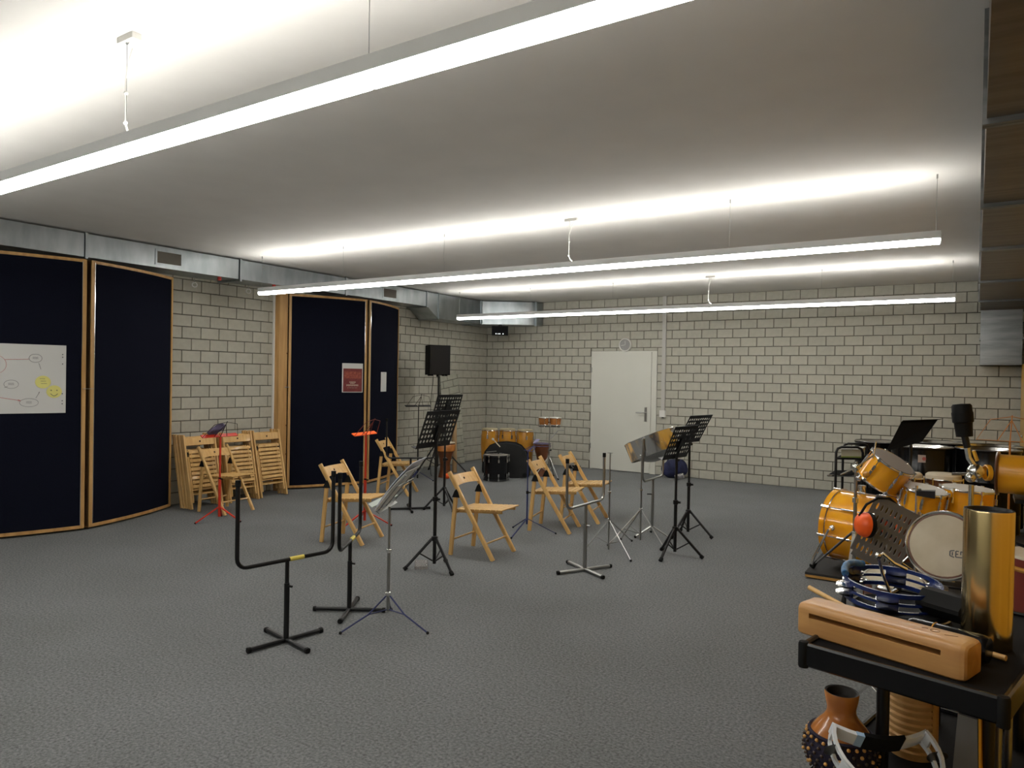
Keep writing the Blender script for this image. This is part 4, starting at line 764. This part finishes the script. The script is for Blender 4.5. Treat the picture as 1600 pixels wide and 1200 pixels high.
for a, b_ in (((0, -.014), (0, .014)), ((0, .014), (.012, .014)), ((0, 0), (.010, 0)), ((0, -.014), (.026, -.014)), ((.020, .014), (.020, -.002)), ((-.006, .016), (-.024, .012)), ((-.024, .012), (-.024, -.010)), ((-.024, -.010), (-.006, -.016)), ((-.014, .008), (-.014, -.008)), ((.02, .014), (.034, .010)), ((.034, .010), (.040, -.002)), ((.040, -.002), (.034, -.012))): stroke(a, b_)
mk.build('skin_logo', 'ink', t, False)
for k in range(8): a = k*.785; MB().tube([(.163*math.cos(a), .163*math.sin(a), -.01), (.155*math.cos(a), .155*math.sin(a), -.12)], .005, 6).build('lug', 'chrome', t)
t = thing('drum_cradle', 'black floor cradle under the tilted hand drum', 'stand', (8.10, -7.35, 0))
for sx in (-.1, .1): MB().tube([(sx, -.14, 0), (sx*.9, -.06, .40), (sx*.75, -.04, .68)], .010, 8).tube([(sx, .16, 0), (sx*.9, .12, .40), (sx*.75, .12, .56)], .010, 8).build('side_frame', 'black_metal', t)
MB().bar((-.08, -.04, .675), (.08, -.04, .675), .02, .01).build('front_rest', 'black_metal', t, False); MB().bar((-.08, .12, .56), (.08, .12, .56), .02, .01).build('rear_rest', 'black_metal', t, False)
drum('timbale', 'small chrome-rimmed drum with tan skin behind the blue tambourine', (7.845, -7.75, .60), Vector((.05, -.12, 1)), .125, .16, 'brown_wood', 'drum_head', 'chrome', 6)
t = thing('timbale_stand', 'chrome tripod under the small tan-skinned drum', 'stand', (7.845, -7.75, 0)); tripod(t, .50, R(30), .22, .26, .012, .009, 'chrome', low=.05)
# tall stand with black padded head and yellow drum on its arm
t = thing('percussion_stand', 'tall chrome stand with a black rubber head on its arm, right edge', 'stand', (8.148, -7.80, 0))
tripod(t, 1.17, R(60), .26, .34, .014, .010, 'chrome', low=.06)
MB().lathe([(.0001, .0), (.033, .0), (.0365, .06), (.0375, .062), (.042, .066), (.043, .105), (.0425, .108), (.0405, .112), (.040, .138), (.034, .146), (.0001, .148)], 20, (-.030, 0, 1.385), (-.10, 0, 1)).build('rubber_head', 'black_rubber', t); MB().tube([(-.03, 0, 1.39), (-.018, 0, 1.335)], .015, 10).build('neck', 'black_metal', t)
MB().tube([(-.020, 0, 1.34), (-.012, 0, 1.29), (.012, 0, 1.25), (.03, .01, 1.235)], .012, 10).build('arm', 'chrome', t); MB().tube([(.005, -.005, 1.325), (.02, 0, 1.28)], .008, 8).build('yellow_sleeve', 'cupboard_wood', t)
MB().ball((.015, 0, 1.232), .034, 12).ball((-.004, -.02, 1.205), .022, 10).build('clamp', 'chrome', t); MB().tube([(-.075, -.02, 1.215), (.04, 0, 1.222)], .007, 8).build('wing_screw', 'chrome', t)
MB().lathe([(.030, 0), (.036, .002), (.036, .018), (.030, .02)], 20, (.05, .015, 1.228), (.9, .4, 0), closed=True).build('wood_ring', 'gold_wood', t)
drum('shoulder_drum', 'orange-yellow cylinder drum with dark red rim, cut by right edge', (8.43, -7.66, 1.215), (.985, -.10, .0), .088, .36, 'gold_wood', 'gold_wood', 'brown_wood', 0, hr=.007)
t = thing('drum_shelf', 'black shelf stand carrying the drums at the right edge', 'stand', (8.45, -7.66, 0)); MB().box(-.14, .15, -.10, .10, 1.10, 1.118).build('shelf_plate', 'black_metal', t, False); MB().tube([(0.05, 0, .02), (.05, 0, 1.10)], .02, 10).build('post', 'black_metal', t); MB().bar((-.15, 0, .015), (.15, 0, .015), .05, .03).bar((.0, -.15, .0155), (.0, .15, .0155), .05, .03).build('base', 'black_metal', t, False)
t, o, up, sd, n = wire_stand('orange-brown wire music stand above the barrels at right edge', 8.36, -5.62, 1.235, 40, 'tan_metal', 20, 80, sc=.9, foot_r=.24, lip=False)
# red drums at the right border
t = thing('djembe', 'dark red djembe at the right border behind the gold cylinder', 'drum', (8.42, -7.98, 0)); MB().lathe([(.12, 0), (.09, .18), (.085, .40), (.12, .62), (.145, .78), (.148, .92)], 28).build('shell', 'dark_red', t); MB().disc((0, 0, .92), .15, AZ, 28, .012).build('head', 'drum_head', t); MB().ring((0, 0, .88), .152, .010, n=28, k=6).build('rope_ring', 'ochre_lacquer', t)
t = thing('cymbal_tray', 'black round tray with grey cups at the right border', 'tray', (8.44, -8.28, 0)); MB().lathe([(.0001, 1.02), (.15, 1.02), (.16, 1.035), (.15, 1.03), (.0001, 1.028)], 32).build('plate', 'black_matte', t); MB().tube([(0, 0, .03), (0, 0, 1.02)], .014, 10).build('pole', 'black_metal', t); MB().lathe([(.16, 0), (.16, .02), (.015, .03), (.0001, .03)], 24).build('base', 'black_metal', t)
# ================================================================== FOREGROUND TROLLEY AND WHAT LIES ON IT
CX, CY, CR = 8.088, -9.35, R(-12.5)
t = thing('percussion_trolley', 'black metal trolley loaded with percussion, bottom right corner', 'trolley', (CX, CY, 0), CR)
def tray(z, nm):
    a, b_ = .215, .36; th = .004
    q = MB().box(-a+.004, a-.004, -b_+.004, b_-.004, z-.020, z-.010).build(nm, 'black_matte', t, False)
    for p0, p1 in (((-a, -b_), (a, -b_)), ((a, -b_), (a, b_)), ((a, b_), (-a, b_)), ((-a, b_), (-a, -b_))): MB().rbar((*p0, z-.030), (*p1, z-.030), .016, .060, None, .3).build('rim', 'black_gloss', q)
    for sx in (-1, 1):
        for sy in (-1, 1): MB().lathe([(.0001, -.064), (.012, -.064), (.0135, -.06), (.0135, -.004), (.011, .002), (.0001, .003)], 16, (sx*a, sy*b_, z)).build('corner_cap', 'black_rubber', q)
tray(.95, 'top_tray'); tray(.60, 'lower_tray'); tray(.22, 'bottom_tray')
for x, y in ((-.075, -.20), (.135, -.10), (-.075, .26), (.135, .26)):
    MB().tube([(x, y, .07), (x, y, .905)], .016, 12).build('post', 'black_metal', t)
for x, y in ((-.18, -.32), (.18, -.32), (-.18, .32), (.18, .32)):
    q = MB().disc((x-.012, y, .035), .035, (1, 0, 0), 18, .024).build('caster', 'black_rubber', t); MB().bar((x, y, .05), (x, y, .16), .03, .03).build('caster_fork', 'steel', q, False)
# wood block with a long slot
t = thing('wood_block', 'long hollow wooden slit block on the top tray, at its front', 'wood block', (7.973, -9.578, .941), R(-17.9))
Lh, D_, H_ = .203, .05, .082
def prof(notch, k=1.0):
    r = .016; p = []
    def arc(cx, cy, a0, a1): return [(cx+r*math.cos(a0+(a1-a0)*i/4), cy+r*math.sin(a0+(a1-a0)*i/4)) for i in range(5)]
    p += [(-D_, .004), (-D_+.004, 0)] + [(D_-.004, 0), (D_, .004)] + arc(D_-r, H_-r, 0, math.pi/2) + arc(-D_+r, H_-r, math.pi/2, math.pi)
    if notch: p += [(-D_, .0600), (-.0, .0600), (-.0, .0470), (-D_, .0470)]
    return [(y*k, (z-H_/2)*k+H_/2) for y, z in p]
def extr(x0, x1, pr0, pr1, caps=(True, True)):
    n = len(pr0); mb = MB(); fs = [(i, n+i, n+(i+1) % n, (i+1) % n) for i in range(n)]
    if caps[0]: fs.append(tuple(range(n)))
    if caps[1]: fs.append(tuple(range(2*n-1, n-1, -1)))
    return [(x0, y, z) for y, z in pr0]+[(x1, y, z) for y, z in pr1], fs
bk = MB()
for x0, x1, n0, k0, k1, cp in ((-Lh, -Lh+.004, False, .88, .955, (True, False)), (-Lh+.004, -Lh+.012, False, .955, .99, (False, False)), (-Lh+.012, -Lh+.020, False, .99, 1, (False, False)), (-Lh+.020, -.170, False, 1, 1, (False, True)), (-.170, .150, True, 1, 1, (True, True)), (.150, Lh-.024, False, 1, 1, (True, False)), (Lh-.024, Lh-.014, False, 1, .985, (False, False)), (Lh-.014, Lh-.005, False, .985, .94, (False, False)), (Lh-.005, Lh, False, .94, .86, (False, True))): bk.add(*extr(x0, x1, prof(n0, k0), prof(n0, k1), cp))
bk.build('body', 'block_wood', t); 
MB().ring((.115, .012, H_+.0003), .010, .0007, n=16, k=4).build('stamp_ring', 'pine_dark', t); MB().bar((.14, .0, H_+.0003), (.165, .012, H_+.0003), .002, .0008).bar((.085, .012, H_+.0003), (.098, .016, H_+.0003), .003, .0008).build('stamp_mark', 'pine_dark', t, False)
t = thing('practice_pad', 'black round pad lying on the top tray under blue tambourine', 'pad', (7.985, -9.235, .941)); MB().lathe([(.0001, 0), (.118, 0), (.125, .006), (.125, .022), (.118, .028), (.0001, .028)], 36).build('pad', 'black_rubber', t); MB().ring((0, 0, .014), .126, .003, n=36, k=6).build('band', 'steel', t)
# blue tambourine
t = thing('tambourine', 'blue tambourine with double rows of jingles on top tray', 'tambourine', (7.957, -9.195, .972), R(-14)); t.rotation_euler = (R(3), R(3), R(-14))
Ro, Hh = .132, .062
def band(z0, z1, a0=0, a1=2*math.pi, n=48, w_=.006): return MB().lathe([(Ro-w_, z0), (Ro, z0), (Ro, z1), (Ro-w_, z1)], n, closed=True, a0=a0, a1=a1)
for z0, z1 in ((0, .012), (.027, .035), (.050, Hh)): band(z0, z1).build('frame_ring', 'blue_plastic', t)
for k in range(6): a = k*math.pi/3+.25; band(.01, .052, a-.22, a+.22, 8).build('frame_post', 'blue_plastic', t)
for k in range(6):
    for lv, z in enumerate((.019, .042)):
        a = k*math.pi/3+.25+math.pi/6
        for dz in (-.0035, .0015): MB().lathe([(.0001, .0015), (.010, .002), (.026, 0), (.030, .0008), (.026, .0012), (.010, .0032), (.0001, .003)], 18, (math.cos(a)*(Ro-.001), math.sin(a)*(Ro-.001), z+dz)).build('jingle', 'chrome', t)
MB().tube([(math.cos(a)*(Ro-.003), math.sin(a)*(Ro-.003), .066+.010*math.sin((a-2.6)/1.1*math.pi)) for a in [2.6+1.1*i/8 for i in range(9)]], .0105, 10).build('grip', 'blue_grip', t)
# gold cylinder
t = thing('metal_shaker', 'tall gold metal cylinder standing upright on the top tray', 'shaker', (8.192, -9.375, .941)); MB().lathe([(.0001, 0), (.0555, 0), (.0565, .003), (.0565, .350), (.0555, .354)], 48).build('tube', 'gold_tube', t); MB().lathe([(.0555, .354), (.051, .354), (.049, .346), (.0001, .344)], 48).build('lid', 'black_metal', t)  # lid: its black stands for the shade inside the open top
t = thing('black_tube', 'black cylinder lying between wood block and gold cylinder', 'shaker', (8.110, -9.500, .941), R(-17)); MB().lathe([(.0001, -.09), (.030, -.09), (.034, -.08), (.034, .078), (.030, .09), (.0001, .09)], 28, (0, 0, .0345), (1, 0, 0)).build('tube', 'black_gloss', t); MB().ring((-.03, 0, .0345), .0345, .0018, (1, 0, 0), 28, 6).build('gold_band', 'ochre_lacquer', t)
t = thing('castanet_case', 'black leather pouch behind the blue tambourine, beside gold cylinder', 'pouch', (8.115, -9.26, .97), R(60)); MB().rbar((-.03, -.06, .035), (-.03, .06, .035), .09, .07, None, .42).build('body', 'black_rubber', t); MB().bar((-.03, -.062, .01), (-.03, -.062, .03), .02, .004).build('clasp', 'ochre_lacquer', t, False)
def stick(label, p, q):
    p, q = Vector(p), Vector(q); d = (q-p).normalized(); o = MB().tube([p-p, (q-p)*.25, (q-p)*.85, (q-p)*.93, (q-p)*.96, q-p], .0070, 10).build('drumstick', 'chair_wood', None, loc=p); tag(o, label, 'drumstick', 'drumsticks on the trolley')
stick('drumstick poking out left behind the wooden slit block', (7.752, -9.335, 1.006), (7.995, -9.458, .950))
stick('drumstick tip showing right of the black cylinder', (8.115, -9.425, .949), (8.232, -9.476, .949))
t = thing('triangle', 'small chrome triangle propped inside the blue tambourine', 'triangle', (7.935, -9.21, .965)); MB().tube([(.03, .01, 0), (.0, -.005, .085), (-.012, -.017, .138), (.0, -.01, .146), (.028, .008, .118), (.06, .03, .10)], .0048, 8).build('rod', 'chrome', t); MB().ball((-.012, -.017, .140), .009, 8).build('tip', 'chrome', t)
# --- lower tray
SZ = .591
t = thing('shekere', 'brown gourd shekere with beaded net on the lower tray', 'shekere', (7.878, -9.560, SZ))
gp = [(.0001, .0), (.045, .003), (.074, .026), (.087, .060), (.085, .085), (.075, .110), (.058, .134), (.042, .152), (.036, .164), (.036, .178), (.041, .200), (.0425, .214), (.041, .218), (.036, .216), (.030, .196), (.0001, .188)]
MB().lathe(gp[:13], 36).build('gourd', 'gourd', t); MB().lathe(gp[12:], 36).build('mouth', 'gourd_dark', t); MB().ring((0, 0, .111), .0765, .0045, n=36, k=6).build('net_cord', 'net', t)
import bisect
def rad(z):
    for (r0, z0), (r1, z1) in zip(gp, gp[1:]):
        if z0 <= z <= z1: return r0+(r1-r0)*(z-z0)/(z1-z0)
    return .05
bead = MB().ball((0, 0, 0), .0048, 6).mesh('bead', 'bead'); beadd = MB().ball((0, 0, 0), .0042, 6).mesh('bead', 'bead_dark')
for row, z in enumerate((.103, .088, .073, .058, .042, .026)):
    for k in range(26):
        a = 2*math.pi*(k+.5*(row % 2))/26; r = rad(z)+.005; inst('bead', bead if row == 0 or (k+2*row) % 4 == 0 else beadd, t, (r*math.cos(a), r*math.sin(a), z))
MB().lathe([(r+.0012, z) for r, z in gp[2:5]]+[(.0772, .106)], 36).build('net_lining', 'net', t)
nt_ = MB()
for k in range(26):
    for sg in (-1, 1): nt_.tube([((rad(z)+.002)*math.cos(2*math.pi*(k+sg*.5*i)/26), (rad(z)+.002)*math.sin(2*math.pi*(k+sg*.5*i)/26), z) for i, z in enumerate((.110, .096, .081, .066, .050, .034, .016))], .0016, 4)
nt_.build('net', 'net', t, kind='stuff')
t = thing('guiro', 'ribbed wooden guiro cylinder standing on the lower tray', 'guiro', (8.026, -9.318, SZ)); gpr = [(.0001, 0), (.060, 0)]
for k in range(16): z = .012+.0185*k; gpr += [(.062, z), (.066, z+.006), (.066, z+.010), (.0605, z+.0145)]
gpr += [(.062, .312), (.062, .318), (.0001, .318)]
MB().lathe(gpr, 40, a0=-2.4, a1=.9, ).build('ribbed_side', 'guiro_wood', t); MB().lathe([(.0001, 0), (.0635, 0), (.0635, .318), (.0001, .318)], 30, a0=.9, a1=2*math.pi-2.4).build('smooth_side', 'guiro_wood', t)
# white half-moon tambourine
t = thing('tambourine', 'white half-moon tambourine with black grip on the lower tray', 'tambourine', (7.990, -9.665, .728)); t.rotation_euler = (R(-58), R(2), R(30))
def crescent(a0, a1, r0, z0, z1, n=20, w_=.007, m='white_gloss', nm='frame'):
    vs_ = []
    for i in range(n+1):
        a = a0+(a1-a0)*i/n
        for q in (r0-w_, r0): vs_ += [(q*math.cos(a)*1.05, z0, q*math.sin(a)), (q*math.cos(a)*1.05, z1, q*math.sin(a))]
    fs = [(0, 1, 3, 2), (4*n, 4*n+2, 4*n+3, 4*n+1)]
    for i in range(n): k = 4*i; fs += [(k, k+4, k+5, k+1), (k+2, k+3, k+7, k+6), (k, k+2, k+6, k+4), (k+1, k+5, k+7, k+3)]
    return MB().add(vs_, fs).build(nm, m, t)
for z0, z1 in ((-.026, -.014), (.014, .026)): crescent(R(-205), R(25), .118, z0, z1, nm='frame_edge')
for k in range(6): a = R(-200)+k*R(220)/5; crescent(a-.10, a+.10, .118, -.016, .016, 4, nm='frame_post')
for k in range(5):
    a = R(-178)+k*R(220)/5
    for dz in (-.004, .003): x0_, z0_ = .116*math.cos(a)*1.05, .116*math.sin(a); MB().lathe([(.0001, .002), (.021, 0), (.024, .001), (.0001, .004)], 16, (x0_, 0, z0_), (math.cos(a+1.57), 0, math.sin(a+1.57))).build('jingle', 'steel', t)
hx = .118*math.cos(R(25))*1.05; hz_ = .118*math.sin(R(25))
def gp_(u): return Vector((hx*u, 0, hz_-.030*(1-u*u)))
for nm, m_, u0, u1, r_ in (('bridge', 'white_gloss', -1, -.55, .020), ('grip_end', 'pale_blue', -.55, -.40, .022), ('grip', 'black_rubber', -.40, .45, .026), ('bridge', 'white_gloss', .45, 1, .020)):
    mb = MB(); vs_ = []; n = 8
    for i in range(n+1): p = gp_(u0+(u1-u0)*i/n); vs_ += [p+Vector((0, -r_, -.004)), p+Vector((0, r_, -.004)), p+Vector((0, r_, .006)), p+Vector((0, -r_, .006))]
    mb.add(vs_, [(0, 1, 2, 3), tuple(4*n+k for k in (3, 2, 1, 0))]+[(4*i+k, 4*i+4+k, 4*i+4+(k+1) % 4, 4*i+(k+1) % 4) for i in range(n) for k in range(4)]).build(nm, m_, t)
# cowbell and metal bars
t = thing('cowbell', 'large grey cowbell with orange side and chrome clamp, lower tray', 'cowbell', (8.160, -9.475, SZ), R(-12)); MB().hexa([(-.032, -.03, 0), (.028, -.03, 0), (.030, .05, 0), (-.034, .05, 0), (-.022, -.018, .20), (.020, -.018, .20), (.020, .035, .20), (-.022, .035, .20)]).build('bell', 'silver_plate', t, False); MB().hexa([(.029, -.028, 0), (.034, -.028, 0), (.036, .05, 0), (.031, .05, 0), (.021, -.018, .26), (.026, -.018, .26), (.026, .035, .26), (.021, .035, .26)]).build('side_plate', 'gold_wood', t, False); MB().tube([(-.03, -.02, .235), (.022, 0, .225)], .004, 8).build('bar', 'chrome', t); MB().ball((-.034, -.02, .25), .006, 8).ball((-.034, -.02, .225), .006, 8).ball((-.030, -.018, .237), .009, 8).build('wing_nut', 'chrome', t)
for i, (x, y) in enumerate(((8.222, -9.385), (8.247, -9.30))):
    o = MB().tube([(0, 0, 0), (0, 0, .30)], .009, 14).build('chime_tube', 'steel', None, loc=(x, y, SZ)); tag(o, 'upright steel tube under the top tray, '+('nearer the grey cowbell' if i == 0 else 'nearer the right edge'), 'tube', 'steel tubes on the lower tray')
drum('snare_drum', 'snare drum with cream skin beyond the trolley, cut by right edge', (8.42, -8.66, .56), AZ, .165, .13, 'black_gloss', 'drum_head', 'chrome', 8)
t = thing('snare_stand', 'chrome tripod under the snare drum beyond the trolley', 'stand', (8.42, -8.66, 0)); tripod(t, .47, R(80), .24, .28, .012, .009, 'chrome', low=.05); MB().ring((0, 0, .475), .10, .008, n=20, k=6).build('basket', 'chrome', t)
for i, (p, q) in enumerate((((8.30, -8.78, .652), (8.52, -8.62, .652)), ((8.32, -8.70, .652), (8.54, -8.58, .652)))): stick(('drumstick on the right-hand snare drum, nearer one', 'drumstick on the right-hand snare drum, farther one')[i], p, q)
